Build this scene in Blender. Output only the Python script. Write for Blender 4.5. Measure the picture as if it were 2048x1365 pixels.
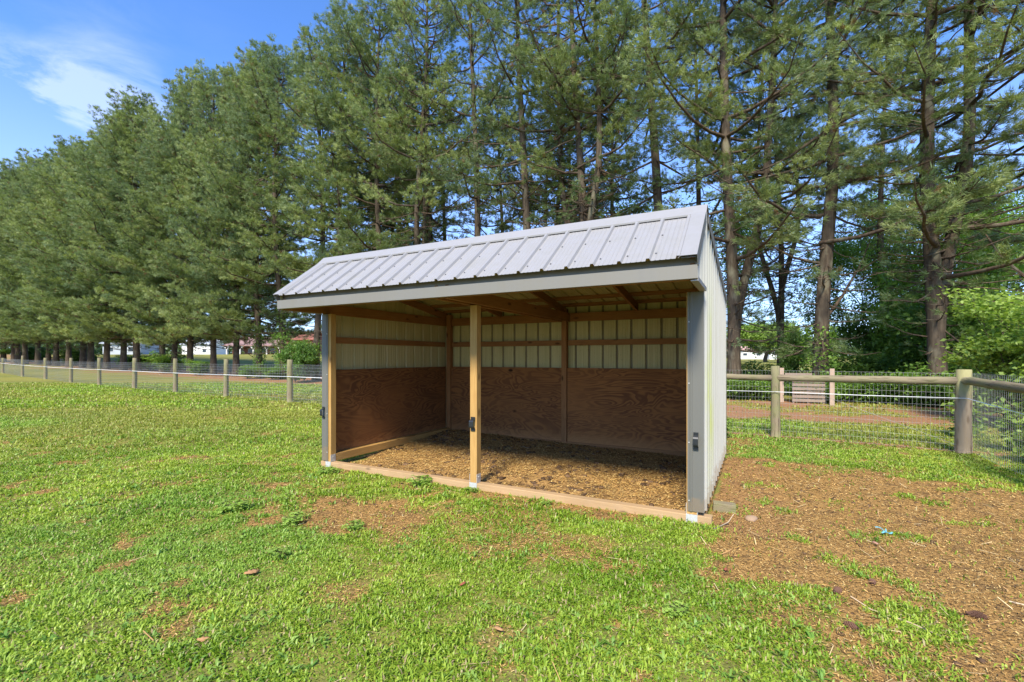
import bpy, math, random
import numpy as np
R = math.radians
PI = math.pi
scene = bpy.context.scene
for o in list(bpy.data.objects):
    bpy.data.objects.remove(o)
COL = scene.collection

# ------------------------------------------------------------------ camera, sky, sun, exposure
CAM_H = 1.479
cam_d = bpy.data.cameras.new('camera')
cam = bpy.data.objects.new('camera', cam_d)
COL.objects.link(cam)
cam.location = (0, 0, CAM_H)
cam.rotation_euler = (R(90), 0, 0)
cam_d.sensor_width = 36
cam_d.lens = 941.6 / 2048 * 36
cam_d.shift_y = (715.8 - 682.5) / 2048
cam_d.clip_start = 0.05
cam_d.clip_end = 3000
scene.camera = cam

SUN_EL, SUN_AZ = R(45), math.atan2(-0.33, -0.944)
scene.view_settings.view_transform = 'Standard'
scene.view_settings.look = 'None'
scene.view_settings.exposure = 1.2
scene.view_settings.gamma = 1

world = bpy.data.worlds.new('World')
scene.world = world
world.use_nodes = True
wt = world.node_tree
wt.nodes.clear()
def wn(t, **k):
    n = wt.nodes.new(t)
    for a, b in k.items():
        setattr(n, a, b)
    return n
sky = wn('ShaderNodeTexSky', sky_type='NISHITA', sun_disc=False)
sky.sun_elevation = SUN_EL
sky.sun_rotation = SUN_AZ
sky.altitude = 0
sky.air_density = 1.0
sky.dust_density = 0.3
sky.ozone_density = 3.5
tint = wn('ShaderNodeMix', data_type='RGBA', blend_type='MULTIPLY')
tint.inputs[0].default_value = 1
tint.inputs[7].default_value = (0.60, 0.86, 1.22, 1)
wt.links.new(sky.outputs[0], tint.inputs[6])
tc = wn('ShaderNodeTexCoord')
# thin high cloud: noise over the direction, gathered round a few directions of the sky
mp = wn('ShaderNodeMapping')
mp.inputs['Scale'].default_value = (1.6, 1.6, 5.0)
mp.inputs['Rotation'].default_value = (0, R(14), 0)
wt.links.new(tc.outputs['Generated'], mp.inputs[0])
nz = wn('ShaderNodeTexNoise')
nz.inputs['Scale'].default_value = 3.4
nz.inputs['Detail'].default_value = 6
nz.inputs['Roughness'].default_value = 0.62
nz.inputs['Distortion'].default_value = 0.7
wt.links.new(mp.outputs[0], nz.inputs[0])
def wmath(op, a, b=None, clamp=False):
    m = wn('ShaderNodeMath', operation=op, use_clamp=clamp)
    for i, v in enumerate((a, b)):
        if v is None:
            continue
        if isinstance(v, (int, float)):
            m.inputs[i].default_value = v
        else:
            wt.links.new(v, m.inputs[i])
    return m.outputs[0]
def lobe(vec, width):
    l = math.sqrt(sum(c * c for c in vec))
    d = wn('ShaderNodeVectorMath', operation='DOT_PRODUCT')
    wt.links.new(tc.outputs['Generated'], d.inputs[0])
    d.inputs[1].default_value = tuple(c / l for c in vec)
    a = wmath('SUBTRACT', d.outputs['Value'], math.cos(R(width)))
    return wmath('DIVIDE', a, 1 - math.cos(R(width)), True)
cl = None
for v_, w_, k_ in (((-0.865, 1, 0.55), 5.5, 0.95), ((-0.80, 1, 0.53), 4, 0.5), ((-0.94, 1, 0.54), 4.5, 0.7), ((-1.03, 1, 0.57), 4.5, 0.6), ((-1.12, 1, 0.60), 4.5, 0.5), ((-0.85, 1, 0.66), 5, 0.12), ((-1.05, 1, 0.80), 10, 0.10), ((-0.75, 1, 0.68), 9, 0.06)):
    q_ = wmath('MULTIPLY', wmath('POWER', lobe(v_, w_), 1.3), k_)
    cl = q_ if cl is None else wmath('ADD', cl, q_)
cl = wmath('MULTIPLY', cl, wmath('ADD', wmath('MULTIPLY', wmath('SUBTRACT', nz.outputs[0], 0.42, True), 3.6), 0.15), True)
sep = wn('ShaderNodeSeparateXYZ')
wt.links.new(tc.outputs['Generated'], sep.inputs[0])
lowh = wmath('MULTIPLY', wmath('SUBTRACT', 0.46, sep.outputs[2], True), 1.1)     # thin milky air near the horizon
cl = wmath('MAXIMUM', wmath('MULTIPLY', cl, 0.42), lowh)
mix = wn('ShaderNodeMix', data_type='RGBA')
wt.links.new(cl, mix.inputs[0])
wt.links.new(tint.outputs[2], mix.inputs[6])
mix.inputs[7].default_value = (4.2, 4.6, 5.9, 1)
bg = wn('ShaderNodeBackground')
wt.links.new(mix.outputs[2], bg.inputs[0])
bg.inputs[1].default_value = 0.122
wo = wn('ShaderNodeOutputWorld')
wt.links.new(bg.outputs[0], wo.inputs[0])

sun_d = bpy.data.lights.new('sun', 'SUN')
sun_d.energy = 3.4
sun_d.angle = R(12)
sun_d.color = (1.0, 0.92, 0.77)
sun = bpy.data.objects.new('sun', sun_d)
COL.objects.link(sun)
sun.rotation_euler = (PI / 2 - SUN_EL, 0, PI - SUN_AZ)     # pointing from the sun's side of the sky
sun.location = (0, 0, 60)

# ------------------------------------------------------------------ numbers
def _h(ix, iy, s):
    n = (ix.astype(np.int64) * 374761393 + iy.astype(np.int64) * 668265263 + s * 1442695041) & 0x7fffffff
    n = ((n ^ (n >> 13)) * 1274126177) & 0x7fffffff
    n = (n ^ (n >> 16)) & 0x7fffffff
    return n / float(0x7fffffff)
def vnoise(x, y, s=0):
    x = np.asarray(x, float); y = np.asarray(y, float)
    ix = np.floor(x); iy = np.floor(y)
    fx = x - ix; fy = y - iy
    fx = fx * fx * (3 - 2 * fx); fy = fy * fy * (3 - 2 * fy)
    ix = ix.astype(np.int64); iy = iy.astype(np.int64)
    a = _h(ix, iy, s); b = _h(ix + 1, iy, s); c = _h(ix, iy + 1, s); d = _h(ix + 1, iy + 1, s)
    return (a * (1 - fx) + b * fx) * (1 - fy) + (c * (1 - fx) + d * fx) * fy
def fbm(x, y, s=0, o=4):
    t = 0; a = 0.5; n = 0
    for k in range(o):
        t = t + a * vnoise(x * 2 ** k + 17.3 * k, y * 2 ** k - 9.1 * k, s + k); n += a; a *= 0.5
    return t / n
def sst(e0, e1, x):
    t = np.clip((x - e0) / (e1 - e0), 0, 1)
    return t * t * (3 - 2 * t)
def seg_sdf(poly, x, y):
    """signed distance to a polygon, negative inside"""
    P = np.array(poly, float)
    d = np.full(x.shape, 1e9); inside = np.zeros(x.shape, bool)
    n = len(P)
    for i in range(n):
        a = P[i]; b = P[(i + 1) % n]
        e = b - a
        wx = x - a[0]; wy = y - a[1]
        t = np.clip((wx * e[0] + wy * e[1]) / (e @ e), 0, 1)
        d = np.minimum(d, np.hypot(wx - e[0] * t, wy - e[1] * t))
        c = (a[1] > y) != (b[1] > y)
        xi = a[0] + (y - a[1]) / (b[1] - a[1] + 1e-12) * e[0]
        inside ^= c & (x < xi)
    return np.where(inside, -d, d)

YAW = R(-27.675)
SX, SY = -2.597, 6.422          # front left corner of the shed
CA, SA = math.cos(YAW), math.sin(YAW)
LEN, DEP = 4.88, 2.90
def shed_w(u, v):
    return SX + u * CA - v * SA, SY + u * SA + v * CA
def to_shed(x, y):
    dx = x - SX; dy = y - SY
    return dx * CA + dy * SA, -dx * SA + dy * CA

# bare / straw covered ground, world metres
DIRT = [
    ([(2.05, 4.75), (3.1, 7.0), (4.2, 6.6), (5.1, 5.6), (6.2, 4.6), (7.5, 3.7), (7.5, 1.2), (1.75, 1.2), (1.75, 2.1), (1.80, 2.7), (1.70, 3.1), (1.55, 3.55), (1.45, 4.1)], 1.0, 0.48),
    ([(-1.6, 5.85), (1.75, 4.2), (1.6, 3.95), (0.9, 4.3), (0.1, 4.8), (-0.9, 5.35)], 0.8, 0.10),
    ([(-2.5, 5.3), (-1.2, 5.1), (-0.6, 4.4), (-0.9, 3.8), (-1.7, 3.8), (-2.1, 4.4)], 0.85, 0.30),
    ]
def ground_z(x, y):
    x = np.asarray(x, float); y = np.asarray(y, float)
    z = (fbm(x * 1.3, y * 1.3, 5, 3) - 0.5) * 0.05 * sst(60, 20, y)
    left = sst(10, -25, x)
    z = z + left * 2.3 * sst(24, 120, y) + sst(150, 700, y) * 4
    u, v = to_shed(x, y)
    ns = sst(0.5, 0.0, np.maximum(np.maximum(-u, u - LEN), np.maximum(-v, v - DEP)))
    z = z * (1 - ns)
    return z
FL = ((7.02, 7.30), (-42.77, 39.56))   # main fence line
def line_d(x, y, a, b):
    ex, ey = b[0] - a[0], b[1] - a[1]; l = math.hypot(ex, ey)
    return ((x - a[0]) * ey - (y - a[1]) * ex) / l * (-1 if ex < 0 else 1) * -1
def fence_off(x, y):           # distance beyond the long fence, positive away from the camera
    a, b = FL
    ex, ey = b[0] - a[0], b[1] - a[1]; l = math.hypot(ex, ey)
    return ((x - a[0]) * (-ey) + (y - a[1]) * ex) / l * -1
def masks(x, y):
    """cover (0 bare .. 1 grass), tone: 0 straw/manure .. 1 rusty needles, dry: thin yellow turf"""
    n = fbm(x * 1.1, y * 1.1, 11, 4) - 0.5
    n2 = fbm(x * 4.0, y * 4.0, 21, 3) - 0.5
    bare = np.zeros(x.shape)
    for poly, amt, soft in DIRT:
        d = seg_sdf(poly, x, y) + n * 2.0 * min(1, soft * 3) + n2 * 1.5 * soft * 2
        bare = np.maximum(bare, amt * sst(soft, -soft, d))
    fo = fence_off(x, y)
    # patches of thin turf
    p = fbm(x * 0.55 + 3, y * 0.75, 31, 4)
    near = sst(14, 7, y)
    bare = np.maximum(bare, sst(0.60, 0.74, p) * (0.6 * near + 0.5 * (1 - near)) * (fo < -0.3) * sst(-4.5, -1.0, x - 0 * y))
    q = fbm(x * 1.7 + 9, y * 2.0, 41, 4)
    bare = np.maximum(bare, sst(0.62, 0.76, q) * 0.55 * (fo < -0.3))
    g = fbm(x * 3.3 + 40, y * 3.3, 141, 4)
    bare = np.maximum(bare, sst(0.62, 0.74, g) * 0.75 * near * (fo < -0.3))
    # a rusty strip along the fence foot and the needle bed under the pines
    strip = sst(0.40, 0.05, np.abs(fo - 0.05 + n * 0.5)) * 0.75
    bed = np.where(x > 0, sst(2.5, 3.1, fo + n * 1.6) * sst(9.6, 8.6, fo + n * 2) * (1 - 0.5 * sst(.52, .62, fbm(x * .8, y * .8, 131, 3))), 0)
    bed = np.maximum(bed, sst(5.0, 6.2, fo + n * 2) * sst(17.5, 15.5, fo + n * 3) * 0.97 * (x < 2))
    bed = np.maximum(bed, sst(0.5, 0.2, np.abs(fo - 0.8 + n)) * 0.3 * (x > 0))
    needle = np.maximum(strip, bed)
    u, v = to_shed(x, y)
    wall = sst(0.8, 0.25, u - LEN + n * 0.8) * (u > LEN) * (v > -0.1) * (v < 3.2)
    needle = np.maximum(needle, wall * 0.9)
    needle = np.maximum(needle * 0, needle - wall * 0.35)
    bare = np.maximum(bare, wall * 0.9)
    needle = needle * (0.55 + 0.45 * (fo > 0))
    tone = np.clip(needle * 1.2, 0, 1)
    bare = np.maximum(bare, needle)
    tufts = sst(0.64, 0.71, fbm(x * 3.1, y * 3.1, 51, 3)) * (x > 1.3) * (fo < 0)
    bare = bare * (1 - 0.40 * tufts * (tone < 0.5))
    dry = sst(0.36, 0.60, fbm(x * 0.23, y * 0.4, 61, 4))
    return 1 - bare, tone, dry

# ------------------------------------------------------------------ mesh helpers
def tag(o, label=None, cat=None, group=None, kind=None):
    if label: o['label'] = label
    if cat: o['category'] = cat
    if group: o['group'] = group
    if kind: o['kind'] = kind
    return o
def empty(name, loc=(0, 0, 0), rz=0):
    o = bpy.data.objects.new(name, None)
    o.empty_display_size = 0.1
    COL.objects.link(o)
    o.location = loc
    o.rotation_euler = (0, 0, rz)
    return o
def raw_mesh(name, V, F, k, smooth=False, cols=None, extra=None):
    me = bpy.data.meshes.new(name)
    V = np.ascontiguousarray(V, dtype=np.float32).reshape(-1, 3)
    F = np.ascontiguousarray(F, dtype=np.int32).reshape(-1)
    nf = len(F) // k
    me.vertices.add(len(V)); me.vertices.foreach_set('co', V.ravel())
    me.loops.add(len(F)); me.loops.foreach_set('vertex_index', F)
    me.polygons.add(nf)
    me.polygons.foreach_set('loop_start', np.arange(0, nf * k, k, dtype=np.int32))
    if smooth:
        me.polygons.foreach_set('use_smooth', np.ones(nf, dtype=bool))
    if cols is not None:
        a = me.color_attributes.new('tone', 'FLOAT_COLOR', 'POINT')
        c = np.ones((len(V), 4), np.float32); c[:, :3] = cols
        a.data.foreach_set('color', c.ravel())
    me.update(calc_edges=True)
    return me
def link(name, me, m, parent=None):
    o = bpy.data.objects.new(name, me)
    COL.objects.link(o)
    if m: me.materials.append(m)
    if parent: o.parent = parent
    return o
class MB:
    """collects vertices and polygons, then links them as one mesh object"""
    def __init__(s): s.v = []; s.f = []; s.sm = []
    def add(s, vs, fs, sm=False):
        b = len(s.v); s.v += [tuple(map(float, p)) for p in vs]
        s.f += [tuple(b + i for i in f) for f in fs]; s.sm += [sm] * len(fs)
    def box(s, a, b, ch=0.0):
        x0, y0, z0 = a; x1, y1, z1 = b
        s.add([(x0, y0, z0), (x1, y0, z0), (x1, y1, z0), (x0, y1, z0), (x0, y0, z1), (x1, y0, z1), (x1, y1, z1), (x0, y1, z1)],
              [(0, 3, 2, 1), (4, 5, 6, 7), (0, 1, 5, 4), (1, 2, 6, 5), (2, 3, 7, 6), (3, 0, 4, 7)])
    def hull(s, bottom, top):
        n = len(bottom)
        s.add(list(bottom) + list(top), [tuple(reversed(range(n))), tuple(range(n, 2 * n))] + [(i, (i + 1) % n, n + (i + 1) % n, n + i) for i in range(n)])
    def tube(s, pts, rad, n=8, cap=True):
        V, Q = tube_np(pts, rad, n)
        s.add(V, [tuple(q) for q in Q], True)
        if cap:
            b = len(s.v) - len(V)
            s.f.append(tuple(b + i for i in reversed(range(n)))); s.sm.append(False)
            s.f.append(tuple(b + len(V) - n + i for i in range(n))); s.sm.append(False)
    def build(s, name, m, parent=None, bevel=0):
        me = bpy.data.meshes.new(name)
        me.from_pydata(s.v, [], s.f)
        me.polygons.foreach_set('use_smooth', s.sm)
        me.update()
        o = link(name, me, m, parent)
        if bevel:
            b = o.modifiers.new('bevel', 'BEVEL'); b.width = bevel; b.segments = 2; b.limit_method = 'ANGLE'
        return o
def tube_np(pts, rad, n=6):
    P = np.array(pts, float); m = len(P)
    r = np.broadcast_to(np.array(rad, float), (m,))
    T = np.gradient(P, axis=0); T /= np.linalg.norm(T, axis=1)[:, None] + 1e-9
    up = np.array([0, 0, 1.0]) if abs(T[0, 2]) < 0.9 else np.array([1.0, 0, 0])
    A = np.cross(T, up); A /= np.linalg.norm(A, axis=1)[:, None] + 1e-9
    B = np.cross(T, A)
    th = np.linspace(0, 2 * PI, n, endpoint=False)
    V = P[:, None] + (A[:, None] * np.cos(th)[None, :, None] + B[:, None] * np.sin(th)[None, :, None]) * r[:, None, None]
    i = np.arange(m - 1)[:, None] * n; j = np.arange(n)[None]
    Q = np.stack([i + j, i + n + j, i + n + (j + 1) % n, i + (j + 1) % n], -1).reshape(-1, 4)
    return V.reshape(-1, 3), Q
def join_tubes(L):
    V = []; Q = []; b = 0
    for v, q in L:
        V.append(v); Q.append(q + b); b += len(v)
    return np.concatenate(V), np.concatenate(Q)
def copy_tree(o, parent=None):
    c = o.copy(); COL.objects.link(c)
    if parent is not None: c.parent = parent
    for ch in list(o.children): copy_tree(ch, c)
    return c

# ------------------------------------------------------------------ materials
class NM:
    def __init__(s, name, rough=0.7, spec=0.3, metal=0):
        s.m = bpy.data.materials.new(name); s.m.use_nodes = True
        s.t = s.m.node_tree; s.b = s.t.nodes['Principled BSDF']
        s.b.inputs['Roughness'].default_value = rough
        s.b.inputs['Specular IOR Level'].default_value = spec
        s.b.inputs['Metallic'].default_value = metal
        s.co = s.t.nodes.new('ShaderNodeTexCoord')
    def n(s, t, **k):
        n = s.t.nodes.new(t)
        for a, b in k.items(): setattr(n, a, b)
        return n
    def l(s, a, b): s.t.links.new(a, b)
    def put(s, sock, v):
        if hasattr(v, 'is_output') or isinstance(v, bpy.types.NodeSocket): s.l(v, sock)
        else: sock.default_value = v
    def vec(s, scale=(1, 1, 1), rot=(0, 0, 0), loc=(0, 0, 0), src='Object'):
        m = s.n('ShaderNodeMapping')
        m.inputs['Scale'].default_value = scale; m.inputs['Rotation'].default_value = rot; m.inputs['Location'].default_value = loc
        s.l(s.co.outputs[src], m.inputs[0]); return m.outputs[0]
    def noise(s, v, scale=5, det=4, rough=0.5, dist=0):
        n = s.n('ShaderNodeTexNoise'); s.l(v, n.inputs[0])
        n.inputs['Scale'].default_value = scale; n.inputs['Detail'].default_value = det
        n.inputs['Roughness'].default_value = rough; n.inputs['Distortion'].default_value = dist
        return n.outputs[0]
    def voro(s, v, scale=5, out='Distance', feature='F1'):
        n = s.n('ShaderNodeTexVoronoi', feature=feature); s.l(v, n.inputs[0]); n.inputs['Scale'].default_value = scale
        return n.outputs[out]
    def ramp(s, x, st, interp='LINEAR'):
        r = s.n('ShaderNodeValToRGB'); s.l(x, r.inputs[0]); e = r.color_ramp; e.interpolation = interp
        while len(e.elements) < len(st): e.elements.new(0.5)
        for q, (p, c) in zip(e.elements, st):
            q.position = p; q.color = (c, c, c, 1) if isinstance(c, (int, float)) else tuple(c) + (1,)
        return r.outputs[0]
    def mix(s, f, a, b, mode='MIX'):
        m = s.n('ShaderNodeMix', data_type='RGBA', blend_type=mode)
        s.put(m.inputs[0], f)
        for i, c in ((6, a), (7, b)):
            if isinstance(c, tuple) and len(c) == 3: c = c + (1,)
            s.put(m.inputs[i], c)
        return m.outputs[2]
    def math(s, op, a, b=0.0, clamp=False):
        m = s.n('ShaderNodeMath', operation=op, use_clamp=clamp); s.put(m.inputs[0], a); s.put(m.inputs[1], b); return m.outputs[0]
    def attr(s, name):
        n = s.n('ShaderNodeAttribute'); n.attribute_name = name; return n
    def base(s, c):
        if isinstance(c, tuple) and len(c) == 3: c = c + (1,)
        s.put(s.b.inputs['Base Color'], c); return s
    def bump(s, h, st=0.3, d=0.01):
        n = s.n('ShaderNodeBump'); n.inputs['Strength'].default_value = st; n.inputs['Distance'].default_value = d
        s.l(h, n.inputs['Height']); s.l(n.outputs[0], s.b.inputs['Normal']); return s

M = {}
def wood(name, axis, c0, c1, c2, knots=True, rough=0.75, weather=0):
    m = NM(name, rough, 0.25)
    sc = [9, 9, 9]; sc[axis] = 0.55
    v = m.vec(tuple(sc))
    # each piece starts its grain elsewhere
    rnd = m.n('ShaderNodeObjectInfo').outputs['Random']
    cmb = m.n('ShaderNodeCombineXYZ'); 
    for i in range(3): m.l(m.math('MULTIPLY', rnd, 37.0 + 11 * i), cmb.inputs[i])
    ad = m.n('ShaderNodeVectorMath', operation='ADD'); m.l(v, ad.inputs[0]); m.l(cmb.outputs[0], ad.inputs[1]); v = ad.outputs[0]
    g = m.noise(v, 1.3, 3, 0.5, 0.6)
    lines = m.math('FRACT', m.math('MULTIPLY', g, 9.0))
    fine = m.noise(v, 9, 4, 0.6)
    c = m.mix(m.ramp(lines, [(0.0, 0.0), (0.75, 0.9), (1.0, 0.1)]), c0, c1)
    c = m.mix(m.math('MULTIPLY', fine, 0.55), c, c2)
    if knots:
        s2 = [9, 9, 9]; s2[axis] = 3.4
        ad2 = m.n('ShaderNodeVectorMath', operation='ADD'); m.l(m.vec(tuple(s2)), ad2.inputs[0]); m.l(cmb.outputs[0], ad2.inputs[1])
        k = m.voro(ad2.outputs[0], 0.8)
        c = m.mix(m.ramp(k, [(0.08, 1.0), (0.17, 0.0)]), c, tuple(x * 0.42 for x in c2))
    pat = m.noise(m.vec((1, 1, 1)), 2.3, 3)
    c = m.mix(m.ramp(pat, [(0.35, 0.0), (0.7, 0.45)]), c, tuple(x * 0.62 for x in c1))
    if weather:
        c = m.mix(m.math('MULTIPLY', m.noise(m.vec((3, 3, 3)), 4, 4), weather), c, (0.33, 0.27, 0.21))
    m.base(c).bump(fine, 0.25, 0.003)
    return m.m
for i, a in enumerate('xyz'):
    M['in_' + a] = wood('framing_wood_' + a, i, (0.38, 0.19, 0.075), (0.29, 0.135, 0.05), (0.17, 0.075, 0.028))  # same timber as the posts, darker: the interior's shade is put into its colour
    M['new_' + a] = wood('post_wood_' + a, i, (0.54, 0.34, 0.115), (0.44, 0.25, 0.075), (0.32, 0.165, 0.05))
M['sill'] = wood('sill_wood', 0, (0.54, 0.36, 0.18), (0.44, 0.28, 0.13), (0.30, 0.18, 0.09), True, 0.85, 0.2)
M['old_z'] = wood('weathered_wood', 2, (0.34, 0.26, 0.20), (0.25, 0.185, 0.14), (0.16, 0.12, 0.09), False, 0.9, 0.4)

def ply(name, seed, tonev):
    m = NM(name, 0.8, 0.15)
    v = m.vec((0.62, 0.62, 2.3), loc=(seed * 3.1, seed * 1.7, seed))
    n1 = m.noise(v, 1.35, 2.5, 0.5, 1.0)
    fr = m.math('FRACT', m.math('MULTIPLY', n1, 17.0))
    band = m.ramp(fr, [(0.0, 0.0), (0.30, 0.12), (0.62, 0.95), (0.86, 1.0), (1.0, 0.0)])
    fine = m.noise(m.vec((3, 3, 60)), 3, 4, 0.6)
    base = m.mix(m.noise(m.vec((1, 1, 1)), 1.7, 3), tuple(x * tonev for x in (0.40, 0.175, 0.056)), tuple(x * tonev for x in (0.27, 0.112, 0.036)))
    patch = m.ramp(m.noise(m.vec((1, 1, 1.5), loc=(seed, 0, 0)), 1.3, 2), [(0.35, 0.35), (0.62, 1.0)])
    c = m.mix(m.math('MULTIPLY', m.math('MULTIPLY', band, patch), 0.80), base, tuple(x * tonev for x in (0.115, 0.042, 0.02)))
    c = m.mix(m.math('MULTIPLY', fine, 0.35), c, (0.15, 0.075, 0.04))
    k = m.voro(m.vec((1.25, 1.25, 2.2), loc=(seed * 2.3, 0, seed * 0.7)), 1.0)
    c = m.mix(m.ramp(k, [(0.035, 1.0), (0.075, 0.0)]), c, (0.04, 0.018, 0.01))
    # damp foot of the board, splashed with bedding
    sp = m.n('ShaderNodeSeparateXYZ'); m.l(m.co.outputs['Object'], sp.inputs[0])
    foot = m.math('MULTIPLY', m.ramp(m.math('ADD', sp.outputs[2], m.math('MULTIPLY', m.noise(m.vec((6, 6, 6)), 3, 4), 0.16)), [(0.2, 1.0), (0.36, 0.0)]), 0.55)
    c = m.mix(foot, c, (0.42, 0.21, 0.085))
    m.base(c).bump(band, 0.15, 0.002)
    return m.m
M['ply_a'] = ply('plywood_swirled', 2.0, 1.0)
M['ply_b'] = ply('plywood_plain', 5.3, 0.85)
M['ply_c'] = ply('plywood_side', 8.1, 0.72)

def sheet(name, c, rough, dirt, algae=False, metal=0.0, spec=0.5):
    m = NM(name, rough, spec, metal)
    n1 = m.noise(m.vec((1, 1, 0.12) if name != 'roof_sheet' else (1, 1, 1)), 6, 5, 0.6)
    n2 = m.noise(m.vec((1, 1, 1)), 30, 4, 0.6)
    col = m.mix(m.math('MULTIPLY', m.ramp(n1, [(0.42, 0.0), (0.75, 1.0)]), dirt), c, tuple(x * 0.6 for x in c[:2]) + (c[2] * 0.45,))
    col = m.mix(m.math('MULTIPLY', m.ramp(n2, [(0.62, 0.0), (0.8, 1.0)]), dirt * 0.8), col, (0.20, 0.15, 0.09))
    if algae:
        sp = m.n('ShaderNodeSeparateXYZ'); m.l(m.co.outputs['Object'], sp.inputs[0])
        d = m.math('ABSOLUTE', m.math('SUBTRACT', sp.outputs[1], 0.50))
        nn = m.math('MULTIPLY', m.math('SUBTRACT', m.noise(m.vec((1, 7, 0.8)), 3, 4, 0.6), 0.5), 0.9)
        a = m.ramp(m.math('ADD', d, nn), [(0.0, 1.0), (0.38, 0.0)])
        hz = m.ramp(m.math('MULTIPLY', sp.outputs[2], 0.4), [(0.10, 0.3), (0.30, 1.0), (0.62, 0.9), (0.9, 0.1)])
        col = m.mix(m.math('MULTIPLY', m.math('MULTIPLY', a, hz), 0.75), col, (0.34, 0.38, 0.09))
    if name in ('wall_sheet', 'trim_metal'):
        s3 = m.n('ShaderNodeSeparateXYZ'); m.l(m.co.outputs['Object'], s3.inputs[0])
        hh = m.math('ADD', s3.outputs[2], m.math('MULTIPLY', m.noise(m.vec((5, 5, 5)), 2, 5, .7), -0.42))
        col = m.mix(m.math('MULTIPLY', m.ramp(hh, [(0.0, 1.0), (0.06, 0.0)]), 0.45), col, (0.22, 0.15, 0.08))
        hh2 = m.noise(m.vec((22, 22, 0.7)), 1.5, 4, .6)
        col = m.mix(m.math('MULTIPLY', m.ramp(hh2, [(.55, 0.), (.75, 1.)]), 0.10), col, (0.12, 0.10, 0.06))
    m.base(col)
    m.l(m.ramp(n1, [(0.3, rough * 0.8), (0.8, min(1, rough * 1.5))]), m.b.inputs['Roughness'])
    return m.m
M['roof_sheet'] = sheet('roof_sheet', (0.285, 0.275, 0.268), 0.36, 0.25)
M['wall_out'] = sheet('wall_sheet', (0.41, 0.405, 0.36), 0.55, 0.22, True)
M['wall_in'] = sheet('wall_sheet_inner', (0.47, 0.415, 0.215), 0.5, 0.55)
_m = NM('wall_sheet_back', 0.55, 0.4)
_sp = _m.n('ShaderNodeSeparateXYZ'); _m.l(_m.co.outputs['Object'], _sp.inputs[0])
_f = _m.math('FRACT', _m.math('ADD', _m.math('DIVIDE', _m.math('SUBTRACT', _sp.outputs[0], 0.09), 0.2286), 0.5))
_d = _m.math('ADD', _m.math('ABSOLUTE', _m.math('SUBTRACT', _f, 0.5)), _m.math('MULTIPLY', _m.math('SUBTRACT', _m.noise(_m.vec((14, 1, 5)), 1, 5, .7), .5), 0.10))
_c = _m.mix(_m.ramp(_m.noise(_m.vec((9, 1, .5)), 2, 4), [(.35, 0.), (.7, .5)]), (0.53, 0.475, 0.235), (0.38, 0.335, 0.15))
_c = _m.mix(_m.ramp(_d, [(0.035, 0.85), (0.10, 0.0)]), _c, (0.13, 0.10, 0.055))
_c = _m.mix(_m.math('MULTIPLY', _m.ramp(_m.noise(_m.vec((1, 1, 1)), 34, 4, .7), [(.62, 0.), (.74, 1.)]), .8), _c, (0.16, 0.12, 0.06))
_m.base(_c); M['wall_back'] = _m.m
M['trim'] = sheet('trim_metal', (0.180, 0.168, 0.140), 0.45, 0.12)
M['casing'] = sheet('trim_metal', (0.125, 0.122, 0.104), 0.5, 0.15)
M['galv'] = NM('galvanised', 0.45, 0.5, 0.7).base((0.62, 0.62, 0.6)).m
_m = NM('galv_spangle', 0.5, 0.5, 0.25)
_m.base(_m.mix(_m.noise(_m.vec(), 60, 3), (0.40, 0.40, 0.38), (0.62, 0.61, 0.58))); M['galv'] = _m.m
M['black'] = NM('black_plastic', 0.35, 0.5).base((0.018, 0.02, 0.022)).m
M['screw'] = NM('screw_steel', 0.4, 0.5, 0.4).base((0.17, 0.17, 0.18)).m
M['rope'] = NM('white_rope', 0.6, 0.3).base((0.85, 0.85, 0.83)).m
M['wire'] = NM('fence_wire', 0.5, 0.5, 0.3).base((0.30, 0.30, 0.29)).m

def log_mat(name, axis, green):
    m = NM(name, 0.88, 0.15)
    sc = [10, 10, 10]; sc[axis] = 0.7
    v = m.vec(tuple(sc))
    f = m.noise(v, 2, 5, 0.65, 0.3)
    c = m.mix(f, (0.31, 0.25, 0.165), (0.15, 0.115, 0.075))
    cr = m.ramp(m.noise(m.vec(tuple(sc)), 5, 2, 0.5, 0.2), [(0.56, 0.0), (0.64, 1.0)])
    c = m.mix(m.math('MULTIPLY', cr, 0.8), c, (0.07, 0.052, 0.035))
    g = m.ramp(m.noise(m.vec((2, 2, 2)), 2.2, 4), [(0.36, 0.0), (0.62, 1.0)])
    c = m.mix(m.math('MULTIPLY', g, green), c, (0.20, 0.21, 0.085))
    m.base(c).bump(f, 0.7, 0.012); return m.m
M['fpost'] = log_mat('fence_post_wood', 2, 0.65)
M['frail'] = log_mat('fence_rail_wood', 0, 0.4)
_m = NM('stripped_post_wood', 0.88, 0.15)
_v = _m.vec((13, 13, 4.2)); _k = _m.ramp(_m.voro(_v, 1.2), [(0.18, 1.0), (0.42, 0.0)])
_c = _m.mix(_m.noise(_m.vec((9, 9, 1)), 3, 4), (0.40, 0.31, 0.21), (0.25, 0.18, 0.115))
_c = _m.mix(_m.math('MULTIPLY', _k, 0.75), _c, (0.17, 0.115, 0.07))
_sp = _m.n('ShaderNodeSeparateXYZ'); _m.l(_m.co.outputs['Object'], _sp.inputs[0])
_c = _m.mix(_m.math('MULTIPLY', _m.ramp(_sp.outputs[2], [(0.80, 0.0), (1.0, 1.0)]), 0.7), _c, (0.32, 0.31, 0.13))
_m.base(_c).bump(_k, 0.3, 0.004); M['cpost'] = _m.m

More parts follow.
